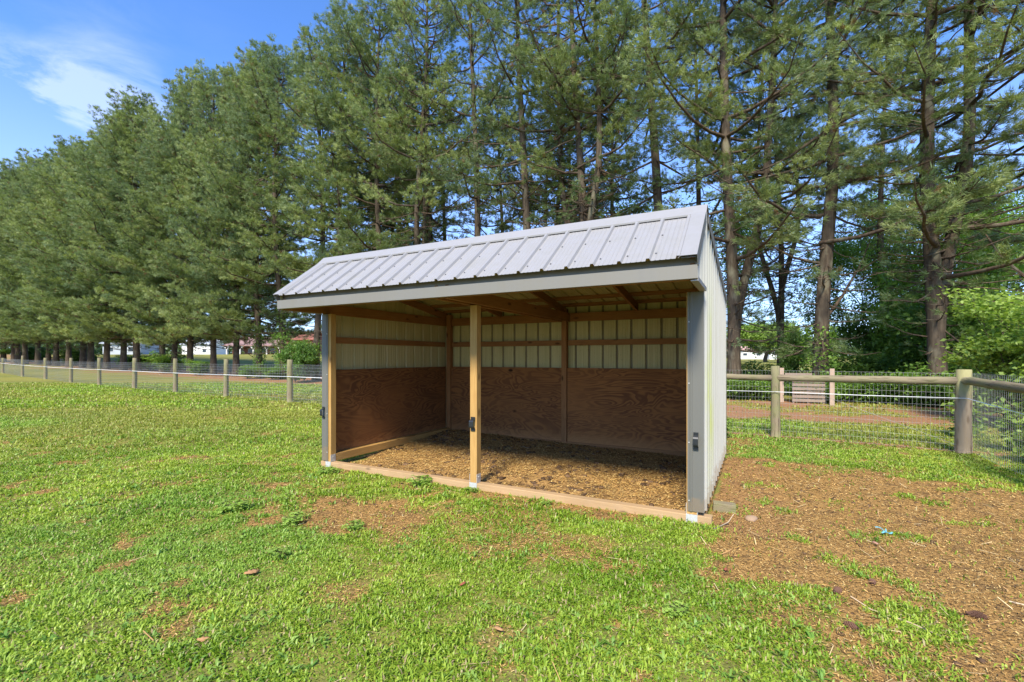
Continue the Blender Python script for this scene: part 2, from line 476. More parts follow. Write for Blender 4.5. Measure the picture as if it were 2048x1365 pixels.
def bark(name, c0, c1, ivy=False):
    m = NM(name, 0.92, 0.1)
    v = m.vec((7, 7, 1.3))
    f = m.noise(v, 1.6, 6, 0.7, 0.5)
    cr = m.ramp(m.voro(m.vec((9, 9, 1.6)), 1.4, 'Distance'), [(0.1, 1.0), (0.6, 0.0)])
    c = m.mix(m.ramp(f, [(0.3, 0.0), (0.7, 1.0)]), c0, c1)
    c = m.mix(m.math('MULTIPLY', cr, 0.5), c, tuple(x * 1.5 for x in c0))
    lich = m.ramp(m.noise(m.vec((1, 1, 0.5)), 2.5, 4), [(0.55, 0.0), (0.7, 0.5)])
    c = m.mix(lich, c, (0.26, 0.25, 0.17))
    m.base(c).bump(f, 0.8, 0.03); return m.m
M['bark'] = bark('pine_bark', (0.105, 0.080, 0.055), (0.045, 0.034, 0.025))
M['twig'] = bark('limb_bark', (0.11, 0.08, 0.055), (0.055, 0.038, 0.028))

def leaf_mat(name, mul=(1, 1, 1), trans=0.35, rough=0.5, spec=0.3):
    m = NM(name, rough, spec)
    a = m.attr('tone')
    c = m.mix(1.0, a.outputs['Color'], tuple(mul), 'MULTIPLY')
    m.base(c)
    tr = m.n('ShaderNodeBsdfTranslucent')
    m.l(m.mix(1.0, c, (1.15, 1.25, 0.6), 'MULTIPLY'), tr.inputs[0])
    mx = m.n('ShaderNodeMixShader'); mx.inputs[0].default_value = trans
    m.l(m.b.outputs[0], mx.inputs[1]); m.l(tr.outputs[0], mx.inputs[2])
    m.l(mx.outputs[0], m.t.nodes['Material Output'].inputs['Surface'])
    return m.m
M['needle'] = leaf_mat('pine_needles', (1, 1, 1), 0.30, 0.45, 0.35)
M['leaf'] = leaf_mat('broad_leaves', (1, 1, 1), 0.45, 0.45, 0.35)
M['grass'] = leaf_mat('grass_blades', (1, 1, 1), 0.35, 0.42, 0.35)
M['litter'] = leaf_mat('dry_litter', (1, 1, 1), 0.05, 0.85, 0.15)

# ground: what lies between the blades
m = NM('ground_soil', 0.95, 0.08)
a = m.attr('tone'); sp = m.n('ShaderNodeSeparateColor'); m.l(a.outputs['Color'], sp.inputs[0])
cover, needle, dry = sp.outputs[0], sp.outputs[1], sp.outputs[2]
wv = m.vec((1, 1, 1))
f1 = m.noise(wv, 38, 5, 0.7); f2 = m.noise(wv, 5, 5, 0.6); f3 = m.noise(wv, 130, 3, 0.7)
straw = m.mix(m.ramp(f1, [(0.34, 0.0), (0.62, 1.0)]), (0.15, 0.080, 0.028), (0.47, 0.275, 0.090))
straw = m.mix(m.math('MULTIPLY', m.ramp(f2, [(0.52, 0.0), (0.68, 1.0)]), 0.7), straw, (0.10, 0.062, 0.035))
straw = m.mix(m.math('MULTIPLY', m.ramp(f3, [(0.6, 0.0), (0.75, 1.0)]), 0.5), straw, (0.60, 0.42, 0.2))
need = m.mix(m.ramp(f1, [(0.3, 0.0), (0.65, 1.0)]), (0.15, 0.075, 0.038), (0.42, 0.225, 0.115))
bare = m.mix(needle, straw, need)
turf = m.mix(m.ramp(f1, [(0.3, 0.0), (0.7, 1.0)]), (0.07, 0.072, 0.022), (0.23, 0.25, 0.055))
turf = m.mix(m.math('MULTIPLY', m.ramp(m.noise(wv, 1.6, 5, 0.65), [(0.45, 0.0), (0.62, 1.0)]), 0.5), turf, (0.22, 0.23, 0.04))
turf = m.mix(m.ramp(f3, [(0.55, 0.0), (0.7, 0.8)]), turf, (0.34, 0.25, 0.12))
turf = m.mix(m.math('MULTIPLY', dry, 0.4), turf, (0.33, 0.28, 0.06))
edge = m.math('ADD', cover, m.math('MULTIPLY', m.math('SUBTRACT', f2, 0.5), 0.5))
c = m.mix(m.ramp(edge, [(0.30, 0.0), (0.75, 1.0)]), bare, turf)
m.base(c).bump(f1, 0.7, 0.03)
M['ground'] = m.m
m = NM('stable_bedding', 0.95, 0.06)
wv = m.vec((1, 1, 1))
f1 = m.noise(wv, 45, 5, 0.7); f2 = m.noise(wv, 4.5, 5, 0.65)
c = m.mix(m.ramp(f1, [(0.34, 0.0), (0.62, 1.0)]), (0.22, 0.115, 0.045), (0.56, 0.34, 0.125))
c = m.mix(m.math('MULTIPLY', m.ramp(f2, [(0.46, 0.0), (0.62, 1.0)]), 0.75), c, (0.09, 0.055, 0.03))
m.base(c).bump(f1, 0.9, 0.03); M['bedding'] = m.m

def paint(name, c, rough=0.6, var=0.25, sc=3):
    m = NM(name, rough, 0.3)
    m.base(m.mix(m.math('MULTIPLY', m.noise(m.vec(), sc, 4), var * 2), c, tuple(x * 0.55 for x in c))); return m.m

# ------------------------------------------------------------------ the ground
def lines(lo, hi, d0, d1, step, far0, far1, g=1.13):
    c = list(np.arange(d0, d1 + 1e-6, step))
    s = step; x = d1
    up = []
    while x < hi: s *= g; x += s; up.append(x)
    s = step; x = d0; dn = []
    while x > lo: s *= g; x -= s; dn.append(x)
    return np.array(dn[::-1] + c + up)
gx = lines(-900, 900, -9, 9, 0.07, 0, 0)
gy = lines(-60, 1400, 1.0, 12.5, 0.07, 0, 0)
GX, GY = np.meshgrid(gx, gy)
GZ = ground_z(GX, GY)
cov, ndl, dry = masks(GX, GY)
u_, v_ = to_shed(GX, GY)
nx, ny = len(gx), len(gy)
V = np.stack([GX, GY, GZ], -1).reshape(-1, 3)
i = np.arange(ny - 1)[:, None] * nx; j = np.arange(nx - 1)[None]
F = np.stack([i + j, i + j + 1, i + nx + j + 1, i + nx + j], -1).reshape(-1, 4)
me = raw_mesh('ground', V, F, 4, True, np.stack([cov, ndl, dry], -1).reshape(-1, 3))
tag(link('ground', me, M['ground']), kind='structure')

rng = np.random.default_rng(7)
def wedge_pts(n, y0, y1, marg=0.5):
    """points spread evenly over the strip of field between two distances, inside the view and a bit beyond"""
    y = np.sqrt(rng.random(n) * (y1 ** 2 - y0 ** 2) + y0 ** 2)
    x = (rng.random(n) * 2 - 1) * (1.12 * y + marg)
    return x, y
def blades(x, y, z, L, W, bend, cols, seg=2, lean=0.5, up=1.0):
    """arched leaf blades: 2 segments -> quad + triangle"""
    n = len(x)
    az = rng.random(n) * 2 * PI
    d = np.stack([np.cos(az), np.sin(az), np.zeros(n)], -1)
    s = np.stack([-np.sin(az), np.cos(az), np.zeros(n)], -1)
    P = np.stack([x, y, z], -1)
    el = up * (1 - lean * rng.random(n))
    h1 = (L * 0.55 * np.sin(el * PI / 2)); r1 = L * 0.55 * np.cos(el * PI / 2)
    el2 = el - bend * (0.4 + rng.random(n))
    h2 = h1 + L * 0.45 * np.sin(el2 * PI / 2); r2 = r1 + L * 0.45 * np.cos(el2 * PI / 2)
    z1 = np.array([0, 0, 1.0])
    A = P - s * (W * 0.35)[:, None]; B = P + s * (W * 0.35)[:, None]
    mid = P + d * r1[:, None] + z1 * h1[:, None]
    C_ = mid + s * (W * 0.5)[:, None]; D = mid - s * (W * 0.5)[:, None]
    E = P + d * r2[:, None] + z1 * np.maximum(h2, 0.004)[:, None]
    V = np.stack([A, B, C_, D, E], 1).reshape(-1, 3)
    b = np.arange(n)[:, None] * 5
    F = np.concatenate([b + np.array([[0, 1, 2]]), b + np.array([[0, 2, 3]]), b + np.array([[3, 2, 4]])], 1).reshape(-1)
    return V, F, np.repeat(cols, 5, 0)
def green(n, x, y, k=1.0):
    """leaf colours: fresh green to lime, some straw"""
    t = rng.random(n)[:, None]; p = fbm(x * 1.3, y * 1.3, 71, 3)[:, None]; q = fbm(x * 0.35, y * 0.5, 73, 3)[:, None]
    a = np.array([0.165, 0.285, 0.018]); b = np.array([0.43, 0.53, 0.068]); c = np.array([0.22, 0.38, 0.06])
    w = np.clip(t * 0.7 + (p - 0.5) * 1.3 + 0.1, 0, 1)
    col = a * (1 - w) + b * w
    col = col * (1 - 0.5 * sst(0.5, 0.65, q)) + c * 0.5 * sst(0.5, 0.65, q)
    dead = rng.random(n) < 0.08
    col[dead] = np.array([0.42, 0.33, 0.16]) * (0.7 + 0.5 * rng.random((dead.sum(), 1)))
    return col * k
def in_shed(x, y, m=0.02):
    u, v = to_shed(x, y)
    return (u > -m) & (u < LEN + m) & (v > -m) & (v < DEP + m)
VV = []; FF = []; CC = []; base_i = 0
def push(V, F, C):
    global base_i
    VV.append(V); FF.append(F + base_i); CC.append(C); base_i += len(V)
for (y0, y1, n, L, W) in ((1.9, 4.2, 260000, 0.033, 0.0080), (4.2, 7.5, 300000, 0.040, 0.0105), (7.5, 13, 200000, 0.055, 0.016), (13, 27, 170000, 0.075, 0.034)):
    x, y = wedge_pts(n, y0, y1)
    cv, nd, dr = masks(x, y)
    clump = fbm(x * 6, y * 6, 81, 3)
    keep = (rng.random(n) < np.clip(cv * 1.25 - 0.16, 0.012, 1) * np.clip(0.70 + (clump - 0.40) * 4.5, 0.38, 1)) & ~in_shed(x, y) & (fence_off(x, y) < 9)
    x, y = x[keep], y[keep]; n = len(x); clump = clump[keep]; dr = dr[keep]; cv = cv[keep]
    sc = (0.55 + 0.8 * rng.random(n)) * (0.7 + 0.8 * np.clip((clump - 0.35) * 3, 0, 1))
    col = green(n, x, y)
    k = 0.55 * dr[:, None] * sst(5, 10, y)[:, None]
    col = col * (1 - k) + np.array([0.34, 0.30, 0.07]) * k
    push(*blades(x, y, ground_z(x, y) - 0.003, L * sc, W * (0.7 + 0.6 * rng.random(n)), 0.75, col, lean=0.75))
for (y0, y1, nc, L, W) in ((1.9, 4.5, 2200, 0.050, 0.012), (4.5, 9, 2600, 0.06, 0.018)):
    cx, cy = wedge_pts(nc, y0, y1)
    cv, nd, dr = masks(cx, cy)
    keep = (rng.random(nc) < cv * 1.2) & (fbm(cx * 1.6, cy * 1.6, 151, 3) > 0.46) & ~in_shed(cx, cy, .05); cx, cy = cx[keep], cy[keep]
    sz = 0.5 + 0.7 * rng.random(len(cx)); x = np.repeat(cx, 7) + rng.normal(0, .012, len(cx) * 7); y = np.repeat(cy, 7) + rng.normal(0, .012, len(cx) * 7); sz = np.repeat(sz, 7) * (.7 + .5 * rng.random(len(x)))
    col = np.repeat(np.array([0.14, 0.28, 0.035]) * (1 - (t_ := rng.random((len(cx), 1)))) + np.array([0.34, 0.47, 0.10]) * t_, 7, 0)
    push(*blades(x, y, ground_z(x, y) + .004, L * sz, W * sz, 0.7, col, lean=0.85, up=.75))
me = raw_mesh('grass', np.concatenate(VV), np.concatenate(FF), 3, True, np.concatenate(CC))
tag(link('grass', me, M['grass']), kind='stuff')
o = bpy.data.objects['grass']; tag(o, 'fresh green patchy grass covering the pasture in front of and around the shelter', 'grass')

# straw, shavings and needles lying loose on the bare ground
def chips(n, x, y, z, Lr, Wr, pal):
    az = rng.random(n) * 2 * PI; t = (rng.random(n) - 0.5) * 0.7
    L = Lr * (0.4 + rng.random(n)); W = Wr * (0.5 + rng.random(n))
    d = np.stack([np.cos(az) * np.cos(t), np.sin(az) * np.cos(t), np.sin(t)], -1)
    s = np.stack([-np.sin(az), np.cos(az), (rng.random(n) - 0.5) * 0.8], -1)
    P = np.stack([x, y, z + 0.004 + np.abs(np.sin(t)) * L / 2 + rng.random(n) * 0.008], -1)
    a = d * (L / 2)[:, None]; b = s * (W / 2)[:, None]
    V = np.stack([P - a - b, P - a + b, P + a + b, P + a - b], 1).reshape(-1, 3)
    q = np.arange(n)[:, None] * 4
    F = np.concatenate([q + np.array([[0, 1, 2]]), q + np.array([[0, 2, 3]])], 1).reshape(-1)
    pal = np.array(pal); c = pal[rng.integers(0, len(pal), n)] * (0.7 + 0.6 * rng.random((n, 1)))
    return V, F, np.repeat(c, 4, 0)
VV = []; FF = []; CC = []; base_i = 0
STRAW = [(0.52, 0.32, 0.11), (0.44, 0.255, 0.08), (0.58, 0.41, 0.16), (0.30, 0.17, 0.05), (0.16, 0.09, 0.035), (0.44, 0.27, 0.085), (0.09, 0.055, 0.03), (0.26, 0.145, 0.045)]
NEED = [(0.42, 0.18, 0.075), (0.50, 0.25, 0.11), (0.33, 0.14, 0.06), (0.56, 0.34, 0.17)]
for (y0, y1, n, L, W) in ((1.9, 4.5, 110000, 0.016, 0.0038), (4.5, 9, 110000, 0.024, 0.006)):
    x, y = wedge_pts(n, y0, y1)
    cv, nd, dr = masks(x, y)
    keep = (rng.random(n) < (1 - cv) * 1.3 + 0.03) & ~in_shed(x, y)
    x, y, nd = x[keep], y[keep], nd[keep]
    a_ = nd < 0.4
    push(*chips(a_.sum(), x[a_], y[a_], ground_z(x[a_], y[a_]), L, W, STRAW))
    b_ = ~a_
    push(*chips(b_.sum(), x[b_], y[b_], ground_z(x[b_], y[b_]), L * 2.4, W * 0.6, NEED))
# longer stalks
n = 2600
x, y = wedge_pts(n, 1.9, 8); cv, nd, dr = masks(x, y)
keep = (rng.random(n) < (1 - cv) * 0.8 + 0.10) & ~in_shed(x, y); x, y = x[keep], y[keep]
push(*chips(len(x), x, y, ground_z(x, y) + 0.006, 0.09, 0.0035, [(0.62, 0.50, 0.27), (0.55, 0.40, 0.2), (0.42, 0.24, 0.1)]))
me = raw_mesh('ground_litter', np.concatenate(VV), np.concatenate(FF), 3, False, np.concatenate(CC))
tag(link('ground_litter', me, M['litter']), 'loose tan straw, shavings and rusty pine needles strewn over the bare ground', 'litter', kind='stuff')

# dark droppings and clods: one scattered mass
def clods(n, x, y, z, r, cols):
    ico = np.array([(0, 0, 1), (.894, 0, .447), (.276, .851, .447), (-.724, .526, .447), (-.724, -.526, .447), (.276, -.851, .447),
                    (.724, .526, -.447), (-.276, .851, -.447), (-.894, 0, -.447), (-.276, -.851, -.447), (.724, -.526, -.447), (0, 0, -1)])
    f = np.array([(0, 1, 2), (0, 2, 3), (0, 3, 4), (0, 4, 5), (0, 5, 1), (1, 6, 2), (2, 7, 3), (3, 8, 4), (4, 9, 5), (5, 10, 1), (6, 7, 2), (7, 8, 3), (8, 9, 4), (9, 10, 5), (10, 6, 1), (11, 7, 6), (11, 8, 7), (11, 9, 8), (11, 10, 9), (11, 6, 10)])
    V = ico[None] * (0.6 + 0.8 * rng.random((n, 12, 1))) * r[:, None, None]
    V = V * np.array([1, 1, 0.45]) * (0.7 + 0.6 * rng.random((n, 1, 3))) + np.stack([x, y, z + r * 0.15], -1)[:, None]
    F = (f[None] + np.arange(n)[:, None, None] * 12).reshape(-1)
    return V.reshape(-1, 3), F, np.repeat(cols, 12, 0)
VV = []; FF = []; CC = []; base_i = 0
n = 2600
x, y = wedge_pts(n, 2.0, 7.5); cv, nd, dr = masks(x, y)
keep = (cv < 0.5) & (fbm(x * 2.2, y * 2.2, 91, 3) > 0.50) & ~in_shed(x, y, 0.1); x, y = x[keep], y[keep]; n = len(x)
push(*clods(n, x, y, ground_z(x, y), 0.006 + 0.018 * rng.random(n) ** 2, np.array([0.10, 0.06, 0.035]) * (0.5 + rng.random((n, 1)))))
me = raw_mesh('soil_clods', np.concatenate(VV), np.concatenate(FF), 3, True, np.concatenate(CC))
tag(link('soil_clods', me, M['litter']), 'small dark clods and crumbs scattered over the tan bare ground', 'clods', kind='stuff')

# bedding inside the shelter
def bed_z(u, v):
    return 0.035 + 0.060 * sst(0.3, 2.6, v) * sst(4.6, 1.0, u) + 0.10 * np.exp(-((u - 0.45) ** 2 + (v - 2.6) ** 2) / 0.12) * 0.6 + (fbm(u * 5, v * 5, 101, 4) - 0.5) * 0.055 - 0.05 * sst(0.6, 0.05, u) * sst(1.8, 0.4, v)
bu = np.linspace(0.02, LEN - 0.02, 220); bv = np.linspace(0.09, DEP - 0.03, 130)
BU, BV = np.meshgrid(bu, bv); BX, BY = shed_w(BU, BV)
BZ = bed_z(BU, BV)
i = np.arange(len(bv) - 1)[:, None] * len(bu); j = np.arange(len(bu) - 1)[None]
F = np.stack([i + j, i + j + 1, i + len(bu) + j + 1, i + len(bu) + j], -1).reshape(-1, 4)
V = np.stack([BX, BY, BZ], -1).reshape(-1, 3)
bo = link('bedding', raw_mesh('bedding', V, F, 4, True), M['bedding'])
tag(bo, 'tan wood shavings and trampled straw covering the floor inside the shelter', 'bedding', kind='stuff')
VV = []; FF = []; CC = []; base_i = 0
n = 60000
u = rng.random(n) * (LEN - 0.1) + 0.05; v = rng.random(n) ** 0.8 * (DEP - 0.15) + 0.1
x, y = shed_w(u, v)
keep = fbm(u * 2, v * 2, 111, 3) < 0.44 + 0.5 * rng.random(n); u, v, x, y = u[keep], v[keep], x[keep], y[keep]
push(*chips(len(x), x, y, bed_z(u, v), 0.022, 0.007, STRAW[:4] + STRAW[5:6]))
n = 1500
u = rng.random(n) * (LEN - 0.2) + 0.1; v = rng.random(n) * (DEP - 0.25) + 0.15
keep = fbm(u * 2, v * 2, 111, 3) > 0.46; u, v = u[keep], v[keep]; x, y = shed_w(u, v); n = len(x)
push(*clods(n, x, y, bed_z(u, v), 0.012 + 0.03 * rng.random(n) ** 2, np.array([0.11, 0.065, 0.035]) * (0.5 + rng.random((n, 1)))))
me = raw_mesh('bedding_chips', np.concatenate(VV), np.concatenate(FF), 3, False, np.concatenate(CC))
tag(link('bedding_chips', me, M['litter']), 'loose pale shavings and dark clumps lying on the bedding inside the shelter', 'shavings', kind='stuff')

# ------------------------------------------------------------------ the shelter
shed = empty('run_in_shed', (SX, SY, 0), YAW)
tag(shed, 'open-fronted white metal run-in shelter with grey ribbed roof and plywood lined stalls', 'shed')
RIB = 0.2286
def prof(s, off=0.0, h=0.019):
    """height of the ribbed sheet at distance s along it"""
    t = ((s - off) / RIB) % 1.0 * RIB
    t = min(t, RIB - t)
    if t < 0.011: return h
    if t < 0.021: return h * (0.021 - t) / 0.010
    q = abs(t - 0.055)
    if q < 0.006: return 0.0035 * (1 - q / 0.006)
    q = abs(t - 0.092)
    if q < 0.006: return 0.0035 * (1 - q / 0.006)
    return 0.0
def prof_pts(a, b, off):
    k = [0.0, 0.011, 0.021, 0.049, 0.055, 0.061, 0.086, 0.092, 0.098]
    S = {a, b}
    n0 = int((a - off) / RIB) - 1; n1 = int((b - off) / RIB) + 2
    for i in range(n0, n1 + 1):
        for t in k:
            for sgn in (-1, 1):
                s = off + i * RIB + sgn * t
                if a < s < b: S.add(round(s, 5))
    return sorted(S)
def ribbed(name, mat, a, b, off, p0, p1, nrm, parent, mat2=None, thick=0.002, h=0.019):
    """p0(s), p1(s): the two ends of the sheet at run s; ribs stand out along nrm"""
    S = prof_pts(a, b, off); mb = MB()
    nrm = np.array(nrm, float); vs = []
    for s in S:
        o = nrm * prof(s, off, h)
        vs.append(tuple(np.array(p0(s)) + o)); vs.append(tuple(np.array(p1(s)) + o))
    n = len(S)
    for s in S:
        o = nrm * (prof(s, off, h) - thick)
        vs.append(tuple(np.array(p0(s)) + o)); vs.append(tuple(np.array(p1(s)) + o))
    fs = []
    for i in range(n - 1):
        fs.append((2 * i, 2 * i + 2, 2 * i + 3, 2 * i + 1))
    m0 = len(fs)
    for i in range(n - 1):
        b0 = 2 * n
        fs.append((b0 + 2 * i, b0 + 2 * i + 1, b0 + 2 * i + 3, b0 + 2 * i + 2))
    for i in range(n - 1):
        fs.append((2 * i, 2 * n + 2 * i, 2 * n + 2 * i + 2, 2 * i + 2)); fs.append((2 * i + 1, 2 * i + 3, 2 * n + 2 * i + 3, 2 * n + 2 * i + 1))
    mb.add(vs, fs)
    o = mb.build(name, mat, parent)
    if mat2:
        o.data.materials.append(mat2)
        for i in range(m0, 2 * m0): o.data.polygons[i].material_index = 1
    return o
X0, X1 = 0.020, LEN - 0.030
# roof planes
E0 = (-0.70, 2.240); RD = (0.05, 2.802); B0 = (DEP + 0.06, 2.335)
def rz_front(v): return E0[1] + (v - E0[0]) / (RD[0] - E0[0]) * (RD[1] - E0[1])
def rz_back(v): return RD[1] + (v - RD[0]) / (B0[0] - RD[0]) * (B0[1] - RD[1])
def roof_z(v): return rz_front(v) if v < RD[0] else rz_back(v)
fd = np.array([0, RD[0] - E0[0], RD[1] - E0[1]]); fl = np.linalg.norm(fd); fd = fd / fl; fn = np.array([0, -fd[2], fd[1]])
bd = np.array([0, B0[0] - RD[0], B0[1] - RD[1]]); bl = np.linalg.norm(bd); bd = bd / bl; bn = np.array([0, -bd[2], bd[1]])
ROFF = 0.165
rf = ribbed('roof_panel', M['roof_sheet'], X0 - 0.012, X1 + 0.012, ROFF, lambda s: (s, E0[0], E0[1]), lambda s: (s, RD[0], RD[1]), fn, shed, M['wall_in'], h=0.023)
rb = ribbed('roof_panel', M['roof_sheet'], X0 - 0.012, X1 + 0.012, ROFF, lambda s: (s, RD[0], RD[1]), lambda s: (s, B0[0], B0[1]), bn, shed, M['wall_in'], h=0.023)
rf['label'] = 'steep light grey ribbed front roof slope'; rb['label'] = 'long low back roof slope'
# screws beside the ribs
sm = MB(); sm.tube([(0, 0, -0.002), (0, 0, 0.003)], 0.0085, 8); sm.tube([(0, 0, 0.003), (0, 0, 0.008)], 0.005, 6)
scr0 = sm.build('screw', M['screw'], rf)
ang = math.atan2(fd[2], fd[1])
first = True
for row in (0.12, 0.47):
    k = 0
    while ROFF + k * RIB < LEN:
        s = ROFF + k * RIB + 0.045
        if s < LEN - 0.02:
            o = scr0 if first else scr0.copy()
            if not first: COL.objects.link(o)
            first = False
            p = np.array([s, E0[0], E0[1]]) + fd * row + fn * 0.001
            o.location = p; o.rotation_euler = (ang, 0, 0)
        k += 1
# ridge cap
def strip(mb, pts, x0, x1, th=0.003):
    """a bent strip of sheet metal running along x through the (y, z) points"""
    n = len(pts)
    P = np.array(pts, float)
    T = np.gradient(P, axis=0); N = np.stack([-T[:, 1], T[:, 0]], -1); N /= np.linalg.norm(N, axis=1)[:, None]
    Q = P - N * th
    ring = [tuple(p) for p in P] + [tuple(q) for q in Q[::-1]]
    mb.hull([(x0, a, b) for a, b in ring][::-1], [(x1, a, b) for a, b in ring][::-1])
def off2(v, z, n2, d): return (v + n2[1] * d, z + n2[2] * d)
mb = MB()
a0 = np.array([0, RD[0], RD[1]])
pf = a0 - fd * 0.13 + fn * 0.026; pfl = a0 - fd * 0.137 + fn * 0.012
pb = a0 + bd * 0.15 + bn * 0.026; pt = a0 + np.array([0, -0.01, 0.045])
strip(mb, [(pfl[1], pfl[2]), (pf[1], pf[2]), (pt[1] - .012, pt[2] - .012), (pt[1], pt[2]), (pt[1] + .02, pt[2] - .002), (pb[1], pb[2])], X0 - 0.028, X1 + 0.028)
mb.build('ridge_cap', M['roof_sheet'], shed)
# rake trims: a flat plate on the sheet and a drop down the gable
def rake(x_edge, sgn, wide):
    for (p0, p1, nn, dirv, pn) in ((np.array([0, E0[0] - 0.01, E0[1] - 0.008]), a0 - fd * 0.115, fn, fd, 0), (a0 + bd * 0.13, np.array([0, B0[0] + .01, B0[1] - 0.002]), bn, bd, 1)):
        mb = MB()
        xo = x_edge + sgn * 0.024; xi = x_edge - sgn * wide
        up = nn * 0.0265; dn = -nn * 0.075
        A = [p0 + up, p1 + up]
        def P(x, v): return (x, v[1], v[2])
        # top plate
        t = nn * 0.0025
        b = [P(xi, p0 + nn * 0.0035 + t), P(xi - sgn * -0.02, A[0]), P(xo, A[0])]
        c = [P(xi, p1 + nn * 0.0035 + t), P(xi - sgn * -0.02, A[1]), P(xo, A[1])]
        b2 = [tuple(np.array(q) - t) for q in b]; c2 = [tuple(np.array(q) - t) for q in c]
        ring0 = b + b2[::-1]; ring1 = c + c2[::-1]
        if sgn > 0: ring0, ring1 = ring0, ring1
        mb.hull(ring0, ring1)
        o = mb.build('rake_trim', M['roof_sheet'], shed)
        mb = MB()
        x2 = xo - sgn * 0.0028
        r0 = [P(xo, p0 + up - t * 1.3), P(xo, p0 + dn), P(x2, p0 + dn), P(x2, p0 + up - t * 1.3)]
        r1 = [P(xo, p1 + up - t * 1.3), P(xo, p1 + dn), P(x2, p1 + dn), P(x2, p1 + up - t * 1.3)]
        mb.hull(r0, r1)
        mb.build('gable_trim', M['trim'], shed)
rake(X1, 1, 0.115)
rake(X0, -1, 0.09)
# fascia under the eave
def bx(name, mat, a, b, bevel=0, parent=shed):
    m_ = MB(); m_.box(a, b); return m_.build(name, M[mat], parent, bevel)
fa = MB()
strip(fa, [(-0.592, 2.262), (-0.595, 2.190), (-0.668, 2.187), (-0.668, 2.083), (-0.648, 2.079)][::-1], X0 - 0.022, X1 + 0.022, 0.002)
fa.build('fascia', M['trim'], shed)
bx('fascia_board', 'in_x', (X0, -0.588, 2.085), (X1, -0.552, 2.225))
# walls
def side_wall(x, sgn, nm):
    a, b = -0.645, DEP
    def lo(s): return (x, s, 2.072 if s < -0.001 else 0.11)
    def hi(s): return (x, s, roof_z(s) - 0.006)
    # overhang piece and wall piece
    w = ribbed('wall_panel', M['wall_out'], 0.0, b, 0.10, lambda s: (x, s, 0.10 + 0.012 * (s / 2.9)), hi, (sgn, 0, 0), shed, M['wall_in'])
    g = ribbed('gable_panel', M['wall_out'], a, -0.0005, 0.10, lambda s: (x, s, 2.075), hi, (sgn, 0, 0), shed, M['wall_in'])
    return w
wr = side_wall(X1, 1, 'r'); wr['label'] = 'white right side wall streaked with green algae'
wl = side_wall(X0, -1, 'l'); wl['label'] = 'left side wall, seen cream from inside'
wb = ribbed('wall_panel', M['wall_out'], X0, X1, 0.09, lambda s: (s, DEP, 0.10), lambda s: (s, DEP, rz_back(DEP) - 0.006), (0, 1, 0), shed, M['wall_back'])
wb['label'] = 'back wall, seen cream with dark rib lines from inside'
# trims on the overhang foot and the back corner
for x, s in ((X1, 1), (X0, -1)):
    mb = MB(); mb.box((min(x - .03, x + s * 0.024), -0.65, 2.066), (max(x - .03, x + s * 0.024), -0.002, 2.0735)); mb.box((min(x + s * .021, x + s * .024), -0.65, 2.0735), (max(x + s * .021, x + s * .024), -0.002, 2.10)); mb.build('overhang_trim', M['roof_sheet'], shed)
    mb = MB(); mb.box((min(x + s * .021, x + s * .024), DEP - 0.035, 0.10), (max(x + s * .021, x + s * .024), DEP + 0.024, 2.33)); mb.build('corner_trim', M['trim'], shed)
# posts
PW = 0.089
XC = 2.396
def post(x0, y0, z1, mat, w=PW, z0=0.075, par=shed):
    m_ = MB(); m_.box((x0, y0, z0), (x0 + w, y0 + PW, z1)); return m_.build('post', M[mat], par, 0.003)
pL = post(0.085, 0.004, 2.07, 'new_z'); pC = post(XC, 0.004, 2.07, 'new_z'); pR = post(LEN - 0.175, 0.004, 2.07, 'new_z')
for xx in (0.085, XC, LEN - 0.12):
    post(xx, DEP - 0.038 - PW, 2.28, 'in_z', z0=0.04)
# sill
mb = MB(); mb.box((-0.02, 0.0, -0.03), (LEN + 0.035, 0.10, 0.0705)); mb.build('sill', M['sill'], shed, 0.006)
# brackets wrapped round the post feet
def bracket(x, post_o, w=PW):
    mb = MB(); t = 0.004
    mb.box((x - t, 0.0, 0.0715), (x, 0.080, 0.17)); mb.box((x + w, 0.0, 0.0715), (x + w + t, 0.080, 0.17))
    mb.box((x - t, -0.0045, -0.005), (x + w + t, -0.0005, 0.0755)); mb.box((x - t, -0.0005, 0.0715), (x + w + t, 0.085, 0.0748))
    mb.tube([(x + w * .45, -0.0047, 0.025), (x + w * .45, -0.010, 0.025)], 0.009, 8)
    mb.tube([(x + w + t, 0.04, 0.14), (x + w + t + 0.005, 0.04, 0.14)], 0.008, 8)
    o = mb.build('bracket', M['galv'], post_o)
bracket(0.085, pL); bracket(XC, pC); bracket(LEN - 0.175, pR)
# grey metal casing of the two front corners
def casing(x0, x1, z0, z1, rib_x, inner):
    mb = MB(); y = -0.006
    pts = [(x0, y), (rib_x - 0.012, y), (rib_x - 0.006, y - 0.006), (rib_x + 0.006, y - 0.006), (rib_x + 0.012, y), (x1, y), (x1, 0.05)] if inner > 0 else \
          [(x0, 0.05), (x0, y), (rib_x - 0.012, y), (rib_x - 0.006, y - 0.006), (rib_x + 0.006, y - 0.006), (rib_x + 0.012, y), (x1, y)]
    P = np.array(pts); T = np.gradient(P, axis=0); N = np.stack([-T[:, 1], T[:, 0]], -1); N /= np.linalg.norm(N, axis=1)[:, None]
    Q = P + N * 0.0025
    ring = [tuple(p) for p in P] + [tuple(q) for q in Q[::-1]]
    mb.hull([(a, b, z0) for a, b in ring], [(a, b, z1) for a, b in ring])
    return mb.build('corner_casing', M['casing'], shed)
cR = casing(LEN - 0.166, X1 + 0.001, 0.105, 2.066, LEN - 0.135, 1)
cL = casing(0.012, 0.128, 0.085, 2.066, 0.100, -1)
